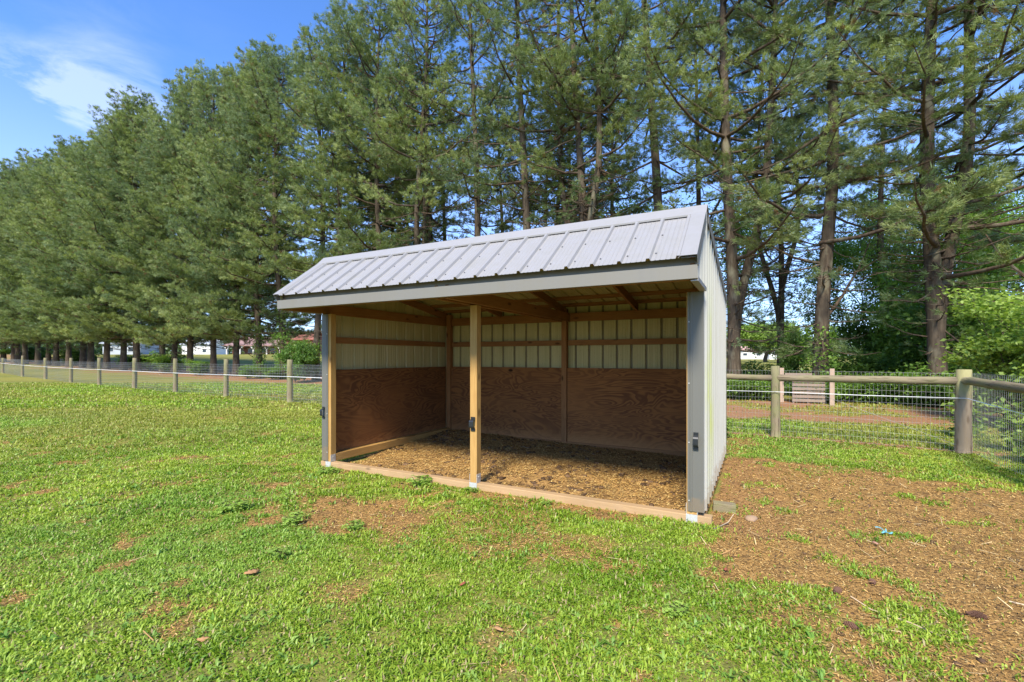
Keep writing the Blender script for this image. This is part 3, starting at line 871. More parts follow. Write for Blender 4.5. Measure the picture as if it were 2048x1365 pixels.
for c_, x in ((cR, LEN - 0.152), (cL, 0.115)):
    for zz in (0.2, 0.72, 1.25, 1.8):
        m_ = MB(); m_.tube([(x, -0.006, zz), (x, -0.012, zz)], 0.006, 8); m_.build('screw', M['galv'], c_)
# pull handles: bent strap with two screwed lugs
def handle(x, y, z, par, w=0.042):
    mb = MB(); h = 0.155
    pr = [(0, 0), (0, 0.030), (-0.036, 0.042), (-0.040, 0.055), (-0.040, 0.105), (-0.036, 0.116), (0, 0.127), (0, 0.157)]
    pr = [(a - 0.004, b) for a, b in pr]
    P = np.array(pr); T = np.gradient(P, axis=0); N = np.stack([-T[:, 1], T[:, 0]], -1); N /= np.linalg.norm(N, axis=1)[:, None]
    Q = P + N * 0.004
    ring = [tuple(p) for p in P] + [tuple(q) for q in Q[::-1]]
    mb.hull([(x - w / 2, y + a, z - h / 2 + b) for a, b in ring], [(x + w / 2, y + a, z - h / 2 + b) for a, b in ring])
    o = mb.build('handle', M['black'], par)
    return o
handle(LEN - 0.093, -0.012, 0.735, cR); handle(XC + 0.045, -0.002, 0.735, pC, 0.055); handle(0.055, -0.012, 0.735, cL)
# beams, girts, plates
ZB = 2.073
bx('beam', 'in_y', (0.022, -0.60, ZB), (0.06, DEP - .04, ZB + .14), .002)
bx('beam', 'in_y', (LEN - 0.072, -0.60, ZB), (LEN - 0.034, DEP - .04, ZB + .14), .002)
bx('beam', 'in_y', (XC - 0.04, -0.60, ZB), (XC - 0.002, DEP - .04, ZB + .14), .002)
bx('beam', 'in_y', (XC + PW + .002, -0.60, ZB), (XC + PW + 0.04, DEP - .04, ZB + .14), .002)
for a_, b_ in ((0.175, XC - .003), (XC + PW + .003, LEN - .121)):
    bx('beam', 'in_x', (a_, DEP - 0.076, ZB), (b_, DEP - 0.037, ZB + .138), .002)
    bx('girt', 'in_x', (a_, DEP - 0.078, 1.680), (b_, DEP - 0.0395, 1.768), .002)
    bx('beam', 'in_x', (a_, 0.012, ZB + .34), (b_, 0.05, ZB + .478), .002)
# the left wall's girt and its bottom plate
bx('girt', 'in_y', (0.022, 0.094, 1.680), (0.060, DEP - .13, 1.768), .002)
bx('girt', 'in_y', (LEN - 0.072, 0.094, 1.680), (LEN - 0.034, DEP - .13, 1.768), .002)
bx('bottom_plate', 'new_y', (0.090, 0.094, 0.070), (0.175, DEP - .13, 0.172), .003)
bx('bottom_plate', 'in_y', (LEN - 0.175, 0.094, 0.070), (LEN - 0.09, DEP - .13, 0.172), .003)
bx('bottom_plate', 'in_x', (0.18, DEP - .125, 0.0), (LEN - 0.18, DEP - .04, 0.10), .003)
# plywood lining
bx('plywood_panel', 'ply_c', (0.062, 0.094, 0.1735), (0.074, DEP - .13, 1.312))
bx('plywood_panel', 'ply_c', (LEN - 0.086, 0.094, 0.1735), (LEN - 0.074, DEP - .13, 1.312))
bx('plywood_panel', 'ply_b', (0.18, DEP - .100, 0.02), (XC - .004, DEP - .088, 1.312))
bx('plywood_panel', 'ply_a', (XC + PW + .004, DEP - .100, 0.02), (LEN - .122, DEP - .088, 1.312))
# rafters and purlins under the sheets
def sloped(name, mat, x0, x1, p, q, d, w, nn):
    """board from p to q (y,z) hanging d below, width x0..x1"""
    mb = MB()
    p = np.array([0, *p]); q = np.array([0, *q]); n3 = np.array(nn)
    ring = lambda x: [(x, *(p - n3 * 0.003)[1:]), (x, *(q - n3 * 0.003)[1:]), (x, *(q - n3 * d)[1:]), (x, *(p - n3 * d)[1:])]
    mb.hull(ring(x0)[::-1], ring(x1)[::-1]); return mb.build(name, M[mat], shed, 0.002)
PU = 0.042
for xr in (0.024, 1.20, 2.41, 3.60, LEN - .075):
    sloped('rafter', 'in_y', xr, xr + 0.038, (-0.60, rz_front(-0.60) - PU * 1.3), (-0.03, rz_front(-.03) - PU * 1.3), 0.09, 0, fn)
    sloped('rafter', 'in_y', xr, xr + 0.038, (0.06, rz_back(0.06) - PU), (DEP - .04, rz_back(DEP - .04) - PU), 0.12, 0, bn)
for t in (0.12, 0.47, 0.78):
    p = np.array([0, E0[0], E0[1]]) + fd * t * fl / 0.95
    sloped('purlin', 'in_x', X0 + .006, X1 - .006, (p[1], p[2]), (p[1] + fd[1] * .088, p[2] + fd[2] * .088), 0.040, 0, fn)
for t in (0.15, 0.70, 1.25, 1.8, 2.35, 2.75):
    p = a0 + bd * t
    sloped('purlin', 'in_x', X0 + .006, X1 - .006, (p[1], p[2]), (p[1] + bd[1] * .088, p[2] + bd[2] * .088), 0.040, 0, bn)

# ------------------------------------------------------------------ fences
def line_pt(a, b, t): return (a[0] + (b[0] - a[0]) * t, a[1] + (b[1] - a[1]) * t)
def round_post(x, y, r, h, m, par, seed=0, lean=(0, 0)):
    rr = random.Random(seed); mb = MB()
    k = 7; pts = []; rad = []
    z0 = float(ground_z(x, y))
    for i in range(k):
        t = i / (k - 1)
        pts.append((lean[0] * t + rr.uniform(-.004, .004), lean[1] * t + rr.uniform(-.004, .004), -0.1 + (h + .1) * t)); rad.append(r * (1.06 - 0.1 * t) * rr.uniform(.97, 1.03))
    pts.append((pts[-1][0], pts[-1][1], h + 0.006)); rad.append(r * .88)
    mb.tube(pts, rad, 14)
    o = mb.build('fence_post', m, par); o.location = (x, y, z0); return o
def mesh_span(a, b, par, za=0.03, zb=1.20, r=0.0013, dx=0.055, dz=0.10, fine=True):
    """welded wire between two points: upright and level wires"""
    L = math.hypot(b[0] - a[0], b[1] - a[1]); n = max(2, int(L / dx)); V = []; F = []
    rr = random.Random(int(L * 100))
    gz = lambda x, y: float(ground_z(x, y))
    d = np.array([(b[0] - a[0]) / L, (b[1] - a[1]) / L, 0]); s = np.array([-d[1], d[0], 0]); up = np.array([0, 0, 1.0])
    def rod(p, q, u, v, rad):
        b0 = len(V)
        for c in (p, q):
            for su, sv in ((-1, -1), (1, -1), (1, 1), (-1, 1)): V.append(c + u * su * rad + v * sv * rad)
        for k in range(4): F.append((b0 + k, b0 + (k + 1) % 4, b0 + 4 + (k + 1) % 4, b0 + 4 + k))
    za_, zb_ = gz(*a), gz(*b)
    wob = lambda t: s * 0.012 * math.sin(t * 9 + a[0]) 
    def P(t, z): return np.array([a[0] + (b[0] - a[0]) * t, a[1] + (b[1] - a[1]) * t, za_ + (zb_ - za_) * t + z]) + wob(t)
    for i in range(n + 1):
        t = i / n; rod(P(t, za), P(t, zb), d, s, r)
    nz_ = int(round((zb - za) / dz))
    K = 8
    for j in range(nz_ + 1):
        z = za + (zb - za) * j / nz_
        for k in range(K): rod(P(k / K, z), P((k + 1) / K, z), s, up, r)
    o = link('wire_mesh', raw_mesh('wire_mesh', np.array(V), np.array(F), 4), M['wire'], par)
    return o
def log_rail(a, b, z0, z1, r, par, seed):
    rr = random.Random(seed)
    L = math.hypot(b[0] - a[0], b[1] - a[1]); az = math.atan2(b[1] - a[1], b[0] - a[0])
    k = 9; pts = [(L * i / (k - 1), rr.uniform(-.008, .008), (z1 - z0) * i / (k - 1) + rr.uniform(-.007, .007)) for i in range(k)]
    mb = MB(); mb.tube(pts, [r * rr.uniform(.93, 1.06) for _ in range(k)], 12)
    o = mb.build('rail', M['frail'], par); o.location = (a[0], a[1], z0); o.rotation_euler = (0, 0, az); return o
POSTS = [(4.90, 8.75, 1.32), (2.78, 10.1, 1.34), (-0.4, 11.9, 1.35), (-3.9, 13.75, 1.36), (-7.36, 15.61, 1.41), (-10.82, 17.81, 1.42), (-14.18, 19.84, 1.44), (-17.95, 22.39, 1.46), (-21.91, 25.0, 1.47), (-25.99, 27.74, 1.46), (-31.22, 31.51, 1.46), (-36.02, 34.64, 1.62), (-42.77, 39.56, 1.45), (-48.6, 43.5, 1.45)]
lf = empty('wire_fence', (0, 0, 0))
tag(lf, 'long post and welded wire fence crossing the pasture in front of the pine row', 'fence')
CP = (7.03, 7.33)
cp = round_post(CP[0], CP[1], 0.100, 1.30, M['cpost'], lf, 1)
cp.name = 'corner_post'; cp['label'] = 'thick round corner post with stripped patchy bark'
prev = CP
nrm = np.array([-0.55, -0.83])
for i, (x, y, h) in enumerate(POSTS):
    z0 = float(ground_z(x, y))
    round_post(x, y, 0.078 if i == 0 else 0.085 + 0.01 * (i % 3 == 1), h - z0, M['fpost'], lf, i + 5, (0.012 * math.sin(i * 3), 0.01))
    mesh_span((prev[0], prev[1]), (x, y), lf, 0.03, 1.24, 0.0013 if i < 3 else 0.0022, 0.055 if i < 5 else 0.10, 0.10)
    prev = (x, y)
log_rail(CP, POSTS[0][:2], 1.115, 1.105, 0.062, lf, 3)
log_rail(POSTS[0][:2], POSTS[1][:2], 1.105, 1.12, 0.056, lf, 4)
# white electric rope on the camera side of the posts
pts = [(CP[0] - 0.06, CP[1] - 0.115, 0.855)]
for x, y, h in POSTS: pts.append((x - 0.045, y - 0.085, 0.85 + float(ground_z(x, y))))
mb = MB()
for a, b in zip(pts[:-1], pts[1:]):
    mb.tube([a, ((a[0] + b[0]) / 2, (a[1] + b[1]) / 2, (a[2] + b[2]) / 2 - .008), b], 0.0050 if a[1] < 12 else 0.009, 6, True)
mb.build('rope', M['rope'], lf)
mb = MB(); a = POSTS[0]; mb.tube([(a[0] + .05, a[1] + .0, 1.08), (CP[0] - 0.1, CP[1] + .02, 0.12)], 0.0028, 5); mb.build('brace_wire', M['wire'], lf)
rfz = empty('wire_fence', (0, 0, 0))
tag(rfz, 'short wire fence with round log rail running from the corner post to the right edge', 'fence')
dv = (-0.4645, -0.8856)
n1 = (CP[0] + dv[0] * 2.6, CP[1] + dv[1] * 2.6); n2 = (CP[0] + dv[0] * 6.5, CP[1] + dv[1] * 6.5)
a = (CP[0] + dv[0] * .09, CP[1] + dv[1] * .09)
round_post(n1[0] , n1[1], 0.085, 1.3, M['fpost'], rfz, 40)
log_rail(a, n1, 1.125, 1.10, 0.060, rfz, 9)
mesh_span((CP[0] + 0.07, CP[1] - .02), (n1[0] + .09, n1[1]), rfz, 0.03, 1.25, 0.0013, 0.052, 0.10)
mb = MB(); mb.tube([(CP[0] - 0.05, CP[1] - 0.118, 0.853), (n1[0] - .1, n1[1], 0.80)], 0.0050, 6); mb.build('rope', M['rope'], rfz)

# compost bin of pallets behind the fence
cb = empty('pallet_bin', (9.66, 14.96, 0), R(-20)); cb.scale = (.87, .87, 1)
tag(cb, 'grey slatted pallet compost bin between two pale posts under the pines', 'compost bin')
for sx_, sy_ in ((-1.02, 0.5), (0.42, -0.3)):
    mb = MB(); mb.box((sx_ - .07, sy_ - .045, -.05), (sx_ + .07, sy_ + .045, 1.14)); mb.build('post', paint('pale_post', (0.46, 0.34, 0.25), .9, .3, 8), cb)
for k in range(7):
    mb = MB(); mb.box((-0.75, 0.05 - 0.002 * k, 0.06 + k * 0.125), (0.30, 0.075, 0.15 + k * 0.125)); mb.build('slat', M['old_z'], cb)
mb = MB(); mb.box((-0.98, 0.1, 0.86), (-0.1, 0.13, 0.98)); mb.build('slat', M['old_z'], cb)
for xx in (-0.7, -0.22, 0.26):
    mb = MB(); mb.box((xx - .03, 0.08, 0.0), (xx + .03, 0.17, 0.9)); mb.build('stringer', M['old_z'], cb)

# ------------------------------------------------------------------ trees
def tufts_mesh(P, D, n_need, Ln, Wn, cols, spread=0.75, r=None):
    """needle tufts at points P heading along D: n_need thin triangles each"""
    k = len(P)
    d = D[:, None] + r.normal(0, spread * 0.62, (k, n_need, 3)) + np.array([0, 0, 0.12])
    d /= np.linalg.norm(d, axis=2)[..., None] + 1e-9
    L = Ln * (0.65 + 0.6 * r.random((k, n_need, 1)))
    s = np.cross(d, r.normal(0, 1, (k, n_need, 3))); s /= np.linalg.norm(s, axis=2)[..., None] + 1e-9
    base = P[:, None] + d * L * 0.02 + r.normal(0, Ln * 0.16, (k, n_need, 3))
    tri = np.stack([base - s * Wn / 2, base + s * Wn / 2, base + d * L], 2)      # k, n, 3, 3
    V = tri.reshape(-1, 3); F = np.arange(len(V))
    C = np.repeat(cols, n_need * 3, 0)
    return V, F, C

def pine_parts(seed, H, live0, Lmax, dead0=2.0, stems=((0, 0, 0, 1.0),), r0=0.24, dens=1.0, nbr=(4, 7), n_need=19, Ln=0.20, Wn=0.021, prof_pow=0.6, patch=0.0, boughs=(), bend=0.25):
    r = np.random.default_rng(seed)
    trunk = []; limbs = []; P = []; D = []; C = []
    for (ox, oy, zs, hs) in stems:
        m_ = 16; t = np.linspace(0, 1, m_)
        ph = r.random(4) * 6.28
        zz = zs + (H * hs - zs) * t
        lean = sst(0, 0.35, t)
        px = ox * lean + bend * (np.sin(t * 5.1 + ph[0]) - math.sin(ph[0])) * np.minimum(1, t * 3)
        py = oy * lean + bend * (np.sin(t * 4.3 + ph[1]) - math.sin(ph[1])) * np.minimum(1, t * 3)
        path = np.stack([px, py, zz], -1)
        rr0 = r0 if (ox, oy) == (0, 0) else r0 * 0.75
        rad = rr0 * (1 - t) ** 0.75 + 0.02
        if zs == 0: rad[0] *= 1.25
        trunk.append(tube_np(path, rad, 10))
        at_z = lambda z: np.array([np.interp(z, zz, px), np.interp(z, zz, py), z])
        z = max(dead0, zs + 1.2)
        while z < H * hs - 0.25:
            live = z > live0
            thin = live and patch > 0 and float(vnoise(z * 0.42 + seed * 3.7, 0.5, seed)) < patch
            u = np.clip((z - live0) / max(1, (H * hs - live0)), 0, 1)
            nb = r.integers(*nbr) if live else r.integers(3, 6)
            a0_ = r.random() * 6.28
            was = live
            for b in range(nb):
                live = was
                az = a0_ + b * 2 * PI / nb + r.normal(0, .3)
                if live:
                    L = Lmax * (1 - u) ** prof_pow * (0.45 + 0.75 * r.random()) * (0.72 + 0.28 * min(1, u * 4)) + 0.35
                    if thin and r.random() < 0.7: live = False
                else:
                    L = r.uniform(0.6, 2.6)
                el0 = R(5) + R(48) * u ** 1.5 + r.normal(0, R(8))
                if not live: el0 = r.normal(R(5), R(14))
                k = 6; tt = np.linspace(0, 1, k); btone = r.random()
                hd = np.array([math.cos(az), math.sin(az), 0])
                hor = L * tt * math.cos(el0); ver = L * (tt * math.sin(el0) - 0.09 * np.sin(tt * PI) + (0.12 * tt ** 3 if live else -0.05 * tt ** 2))
                wig = r.normal(0, 0.025 * L, (k, 3)) * tt[:, None]
                path_b = at_z(z) + hd * hor[:, None] + np.array([0, 0, 1.0]) * ver[:, None] + wig
                rb_ = (0.020 + 0.012 * L) * (0.8 if not live else 1)
                limbs.append(tube_np(path_b, rb_ * (1 - 0.85 * tt), 5))
                side = np.array([-hd[1], hd[0], 0])
                ns = int(L * 3.2 + 3) if live else int(L * 3.0)
                for q in range(ns):
                    ts = 0.22 + 0.78 * (q + r.random()) / ns
                    if ts > 1: continue
                    p0 = np.array([np.interp(ts, tt, path_b[:, c]) for c in range(3)])
                    sg = 1 if q % 2 else -1
                    sd = hd * (0.45 + 0.4 * r.random()) + side * sg * (0.85 if live else 1) + np.array([0, 0, r.normal(0.12, 0.14 if live else .3)])
                    sd /= np.linalg.norm(sd)
                    ls = (0.42 * L * (1 - ts) ** .8 + 0.28) * r.uniform(.7, 1.2)
                    if not live: ls *= 0.6
                    p1 = p0 + sd * ls
                    limbs.append(tube_np([p0, p1 + np.array([0, 0, 0.04 * ls])], [0.010, 0.004], 3))
                    tone = 0.30 * r.random() + 0.75 * btone if live else 0.25 * r.random()
                    if live:      # feathery sprays gathered along the outer part of each side twig
                        nt = int((4 + 10.5 * ls) * dens * (1 - 0.45 * u)) + 1
                        w = 0.15 + 0.85 * r.random(nt) ** 0.75
                        off = r.normal(0, 1, (nt, 3)) * np.array([.15, .15, .055])
                        P.append(p0 + sd * (ls * w)[:, None] + off + np.array([0, 0, .05]) * w[:, None])
                        D.append(sd + r.normal(0, .35, (nt, 3)) + np.array([0, 0, .25])); C.append(tone + 0.35 * (w - .5))
                    elif r.random() < 0.34:
                        nt = 3
                        P.append(p1 + r.normal(0, .08, (nt, 3))); D.append(np.repeat(sd[None], nt, 0)); C.append(np.full(nt, tone))
                if live:
                    nt = 8
                    P.append(path_b[-1] + r.normal(0, .12, (nt, 3)) * np.array([1, 1, .5])); D.append(np.repeat(hd[None] + np.array([[0, 0, .4]]), nt, 0)); C.append(np.full(nt, btone * .65 + .4))
            z += r.uniform(0.75, 1.45) * (1 - 0.5 * u) if was else r.uniform(0.28, 0.6)
        # leader
        tp = at_z(H * hs)
        P.append(tp + r.normal(0, .12, (8, 3)) + np.array([0, 0, -.1])); D.append(np.tile([[0, 0, 1.0]], (8, 1))); C.append(np.full(8, .8))
    # extra boughs given by hand: (z, azimuth, length, elevation, live)
    for (z, az, L, el, lv) in boughs:
        hd = np.array([math.cos(az), math.sin(az), 0]); k = 8; tt = np.linspace(0, 1, k)
        path_b = np.array([np.interp(z, [0, H], [0, 0]), 0, z]) + hd * (L * tt * math.cos(el))[:, None] + np.array([0, 0, 1.0]) * (L * (tt * math.sin(el) - .06 * np.sin(tt * PI) + 0.08 * tt ** 3))[:, None] + r.normal(0, .05, (k, 3)) * tt[:, None]
        limbs.append(tube_np(path_b, (0.03 + .011 * L) * (1 - .8 * tt), 7))
        side = np.array([-hd[1], hd[0], 0])
        for q in range(int(L * 6)):
            ts = r.uniform(.3, 1) ** 0.8
            p0 = np.array([np.interp(ts, tt, path_b[:, c]) for c in range(3)])
            sd = hd * .6 + side * r.choice([-1, 1]) * .8 + np.array([0, 0, r.normal(.15, .25)]); sd /= np.linalg.norm(sd)
            ls = (0.3 * L * (1 - ts) + .35) * r.uniform(.7, 1.2)
            limbs.append(tube_np([p0, p0 + sd * ls], [0.011, 0.004], 3))
            if lv:
                nt = max(2, int(ls / 0.13)); w = np.linspace(.2, 1, nt)
                P.append(p0 + sd * (ls * w)[:, None] + r.normal(0, .045, (nt, 3))); D.append(np.repeat(sd[None], nt, 0)); C.append(np.full(nt, r.random()))
    P = np.concatenate(P); D = np.concatenate(D); tone = np.concatenate(C)
    ca = np.array([0.095, 0.145, 0.042]); cb_ = np.array([0.41, 0.46, 0.170]); cc = np.array([0.17, 0.24, 0.13])
    w = np.clip(tone * 0.75 + r.normal(0, .12, len(tone)), 0, 1)[:, None]
    col = ca * (1 - w) + cb_ * w
    blue = fbm(P[:, 0] * .5 + P[:, 2] * .4, P[:, 1] * .5 + 7, seed, 2)[:, None]
    bw = sst(.45, .7, blue); col = col * (1 - bw * .6) + cc * bw * .6
    dead = r.random(len(P)) < 0.02; col[dead] = (0.20, 0.115, 0.05)
    V, F, Cc = tufts_mesh(P, D, n_need, Ln, Wn, col, 0.8, r)
    tv, tq = join_tubes(trunk); lv_, lq = join_tubes(limbs)
    return (raw_mesh('trunk', tv, tq, 4, True), raw_mesh('limbs', lv_, lq, 4, True), raw_mesh('crown', V, F, 3, False, Cc))
def plant_tree(name, parts, x, y, rz, sc, label, cat='pine tree', group=None, mats=('bark', 'twig', 'needle')):
    o = empty(name, (x, y, float(ground_z(x, y))), rz); o.scale = (sc[0], sc[0], sc[1])
    tag(o, label, cat, group)
    for nm, me, mt in zip(('trunk', 'limbs', 'crown'), parts, mats):
        ob = bpy.data.objects.new(nm, me); COL.objects.link(ob); ob.parent = o
        if not me.materials: me.materials.append(M[mt])
    return o
PG = 'white pines planted in a row behind the fence'
protoF = [pine_parts(201 + k, 22.5, 3.0, 5.8, 2.2, dens=1.1, prof_pow=0.45, n_need=17) for k in range(4)]
protoL = [pine_parts(221 + k, 22.5, (7.0, 5.2)[k], 5.2, 2.2, dens=.9, nbr=(3, 6), patch=.35, prof_pow=.45, n_need=17, r0=.22) for k in range(2)]        # full to the ground
protoM = [pine_parts(231 + k, 22.5, (9.5, 9.5, 7.0)[k], 4.2, 2.2, dens=.66, nbr=(2, 5), patch=.42, prof_pow=.42, Ln=.18, Wn=.020,
                     stems=((0, 0, 0, 1.0),) if k != 1 else ((0, 0, 0, 1.0), (1.1, .3, 3.0, .93), (-.9, .2, 4.5, .85)), r0=.21) for k in range(3)]
protoR = [pine_parts(261 + k, 22.0, 6.0, 4.8, 1.8, dens=.70, nbr=(2, 5), patch=.50, prof_pow=.42, n_need=20, Ln=.18, Wn=.017, r0=.23,
                     stems=(((0, 0, 0, 1.0), (1.6, 0.2, 1.8, .95)), ((0, 0, 0, 1.0),), ((0, 0, 0, 1.0), (.9, -.3, 2.2, 0.97)))[k],
                     boughs=(((5.2, -1.9, 4.5, .12, 1), (5.9, -2.8, 4.3, .10, 1), (4.6, .2, 4.0, .35, 0)),
                             ((2.6, .1, 3.6, .95, 0), (5.4, -1.2, 4.6, .1, 1), (6.3, -2.6, 5, .05, 1), (4.7, 3.3, 2.6, .3, 0)),
                             ((4.0, -1.7, 4.6, .15, 1), (5.0, -2.6, 4.8, .12, 1), (3.2, -.7, 4.2, .1, 1), (5.5, -1.0, 5, .1, 1)))[k]) for k in range(3)]
def row_at(px):
    """tree row line: X = 10 - .86 s, Y = 17 + .51 s; where the sight line with slope (px-1024)/941.6 crosses it"""
    q = (px - 1024) / 941.6
    s = (10 - 17 * q) / (0.86 + 0.51 * q)
    return 10 - 0.86 * s, 17 + 0.51 * s
TREES = [  # slope column, kind, rot, width scale, height scale, label
    (1640, 'R1', 0.0, 1.0, 1.02, 'straight tall pine with forked rising limb, standing behind the pallet bin right of the shelter'),
    (1468, 'R0', 0.3, 1.0, 1.0, 'leaning double-stemmed pine trunk rising just behind the right wall of the shelter'),
    (1875, 'R2', 0.2, 1.0, 1.0, 'twin-stemmed pine above the log rail near the corner post, dark low boughs'),
    (2170, 'R1', 2.4, 1.1, 1.0, 'pine beyond the right edge whose boughs reach in at top right'),
    (1310, 'M2', 0.4, 1.05, 1.03, 'dark thick pine trunk rising behind the right half of the roof ridge'),
    (1168, 'M1', 1.9, 1.0, 1.02, 'pine with two parallel stems above the middle of the roof ridge'),
    (1050, 'M0', 2.9, 1.0, 1.02, 'slender reddish pine trunk just right of the centre of the picture'),
    (943, 'M0', 3.9, 0.95, 1.0, 'slim straight pine trunk above the ridge between sparse dead twigs'),
    (846, 'M1', 4.4, 0.95, 0.98, 'multi-stemmed pale curving pine behind the left half of the ridge'),
    (770, 'L0', 5.3, 0.95, 0.98, 'thin bare pine trunk over the left end of the roof, second from the gable'),
    (695, 'L1', 0.7, 0.95, 0.97, 'pine behind the left end of the ridge with bushy light green boughs'),
    (632, 'L0', 3.0, 0.95, 0.96, 'pine just left of the roof with open lower trunk and leaning limb'),
    (567, 'L1', 1.2, 1.0, 0.97, 'ivy wrapped pine trunk immediately left of the shelter'),
    (519, 'F3', 1.0, 0.86, 1.0, 'second pine trunk left of the shelter, straight and dark'),
    (472, 'F2', 2.0, 0.84, 1.0, 'third pine trunk left of the shelter, leaning slightly left'),
    (427, 'F0', 3.1, 0.88, 1.02, 'fourth pine trunk left of the shelter, bare to the first boughs'),
    (380, 'F1', 4.0, 0.92, 1.05, 'fifth pine trunk left of the shelter, in front of the bright field'),
]
PR = {'L': protoL, 'F': protoF, 'M': protoM, 'R': protoR}
for (px, k, rz, ws, hs, lab) in TREES:
    x, y = row_at(px)
    plant_tree('pine_tree', PR[k[0]][int(k[1])], x, y, rz, (ws, hs), lab, 'pine tree', PG)
for (px, Y, k, rz, ws, hs, lab) in ((800, 32.5, 'M1', 1.0, .8, .93, 'thin pine standing behind the row over the left part of the ridge'), (897, 31, 'M0', 2.2, .75, .92, 'thin pine behind the row, left of the slim straight pine'),
        (1000, 30, 'L0', 3.3, .7, .86, 'smaller pine behind the row, just left of the centre trunk'), (1108, 29, 'M1', 5.1, .8, .9, 'pine behind the row between the centre trunk and the twin stems'),
        (1238, 27.5, 'L1', .6, .75, .85, 'dark bushy pine behind the row above the right part of the ridge'), (1395, 25, 'M2', 1.6, .8, .95, 'pine behind the row, rising just left of the roof peak'),
        (735, 33, 'L1', 4.0, .8, .9, 'bushy pine behind the row over the left gable'), (1560, 24, 'M1', 2.6, .75, .9, 'thin pine behind the row in the gap right of the shelter'), (1775, 23.5, 'M0', 0.2, .8, .9, 'thin dark pine behind the row above the middle of the log rail')):
    plant_tree('pine_tree', PR[k[0]][int(k[1])], (px - 1024) / 941.6 * Y, Y, rz, (ws, hs), lab, 'pine tree', 'pines standing behind the planted row')
s = 44.3; k = 0
rr = random.Random(4)
while s < 96:
    x, y = 10 - .86 * s, 17 + .51 * s
    nm = ['sixth', 'seventh', 'eighth', 'ninth', 'tenth', 'eleventh', 'twelfth', 'thirteenth', 'fourteenth', 'fifteenth', 'sixteenth', 'seventeenth', 'eighteenth', 'nineteenth', 'twentieth', 'twenty-first', 'twenty-second', 'twenty-third'][k]
    plant_tree('pine_tree', protoF[(k * 3 + 1) % 4], x + rr.uniform(-.3, .3), y + rr.uniform(-.3, .3), rr.uniform(0, 6.28), (rr.uniform(.85, 1.15), rr.uniform(.86, 1.12)),
               'dense green pine, %s in the row counting left from the shelter' % nm, 'pine tree', PG)
    s += rr.uniform(3.1, 3.9); k += 1
exec_done = True

# ------------------------------------------------------------------ broadleaf growth
def broad_parts(seed, H, Rr, n_leaf, size, cols, trunk_r=0.12, clear=0.25, depth=4, squash=0.8, nclump=60, rough=0.55):
    r = np.random.default_rng(seed); limbs = []; tips = []
    t = np.linspace(0, 1, 6)
    path = np.stack([r.normal(0, .04 * H, 6) * t, r.normal(0, .04 * H, 6) * t, H * clear * 1.4 * t], -1)
    trunk = tube_np(path, trunk_r * (1 - .45 * t), 8)
    def grow(p, d, L, rad, k):
        q = p + d * L
        mid = (p + q) / 2 + r.normal(0, .08 * L, 3)
        limbs.append(tube_np([p, mid, q], [rad, rad * .8, rad * .6], 4))
        if k <= 1: tips.append(q)
        if k == 0: return
        for i in range(3 if k > 1 else 2):
            nd = d + r.normal(0, rough, 3) + np.array([0, 0, .12]); nd /= np.linalg.norm(nd)
            grow(q, nd, L * r.uniform(.62, .85), rad * .6, k - 1)
    for i in range(5):
        a = i * 1.256 + r.random(); p = path[3 + i % 3]
        d = np.array([math.cos(a) * .8, math.sin(a) * .8, .75]); d /= np.linalg.norm(d)
        grow(p, d, H * .22, trunk_r * .5, depth)
    tips = np.array(tips)
    c = tips.mean(0); ext = np.abs(tips - c).max(0) + .01
    tips = c + (tips - c) * np.array([Rr, Rr, (H * (1 - clear)) / 2]) / ext; zc = H * clear + H * (1 - clear) / 2
    tips[:, 2] += zc - c[2]; limbs_v, limbs_q = join_tubes(limbs)
    limbs_v = c + (limbs_v - c) * (np.array([Rr, Rr, (H * (1 - clear)) / 2]) / ext) ; limbs_v[:, 2] += zc - c[2]
    k = len(tips); idx = r.integers(0, k, n_leaf)
    tone = r.random(k)
    P = tips[idx] + r.normal(0, 1, (n_leaf, 3)) * np.array([.16, .16, .11]) * Rr * .75
    V, F, C = leaf_cards(P, size, np.array(cols), tone[idx], r)
    return (raw_mesh('trunk', *trunk, 4, True), raw_mesh('limbs', limbs_v, limbs_q, 4, True), raw_mesh('crown', V, F, 3, False, C))
def leaf_cards(P, size, cols, tone, r):
    n = len(P)
    d = r.normal(0, 1, (n, 3)) * np.array([1, 1, .55]); d /= np.linalg.norm(d, axis=1)[:, None]
    nn = r.normal(0, .6, (n, 3)) + np.array([0, 0, 1]); s = np.cross(d, nn); s /= np.linalg.norm(s, axis=1)[:, None] + 1e-9
    L = (size * (.6 + .7 * r.random(n)))[:, None]; W = L * .32
    dr = np.array([0, 0, -.12]) * L
    V = np.stack([P, P + d * L * .45 + s * W, P + d * L + dr, P + d * L * .45 - s * W], 1).reshape(-1, 3)
    q = np.arange(n)[:, None] * 4
    F = np.concatenate([q + np.array([[0, 1, 2]]), q + np.array([[0, 2, 3]])], 1).reshape(-1)
    w = np.clip(tone * .7 + .3 * r.random(n), 0, 1)[:, None]
    C = cols[0] * (1 - w) + cols[1] * w
    return V, F, np.repeat(C, 4, 0)
GR1 = [(0.10, 0.19, 0.03), (0.27, 0.42, 0.08)]
GR2 = [(0.15, 0.25, 0.035), (0.36, 0.47, 0.11)]
GR0 = [(0.07, 0.14, 0.03), (0.19, 0.32, 0.07)]
bt = [broad_parts(300 + k, 10, 3.6, 26000, .13, GR1, .13, .22) for k in range(2)]
bm = ('bark', 'twig', 'leaf')
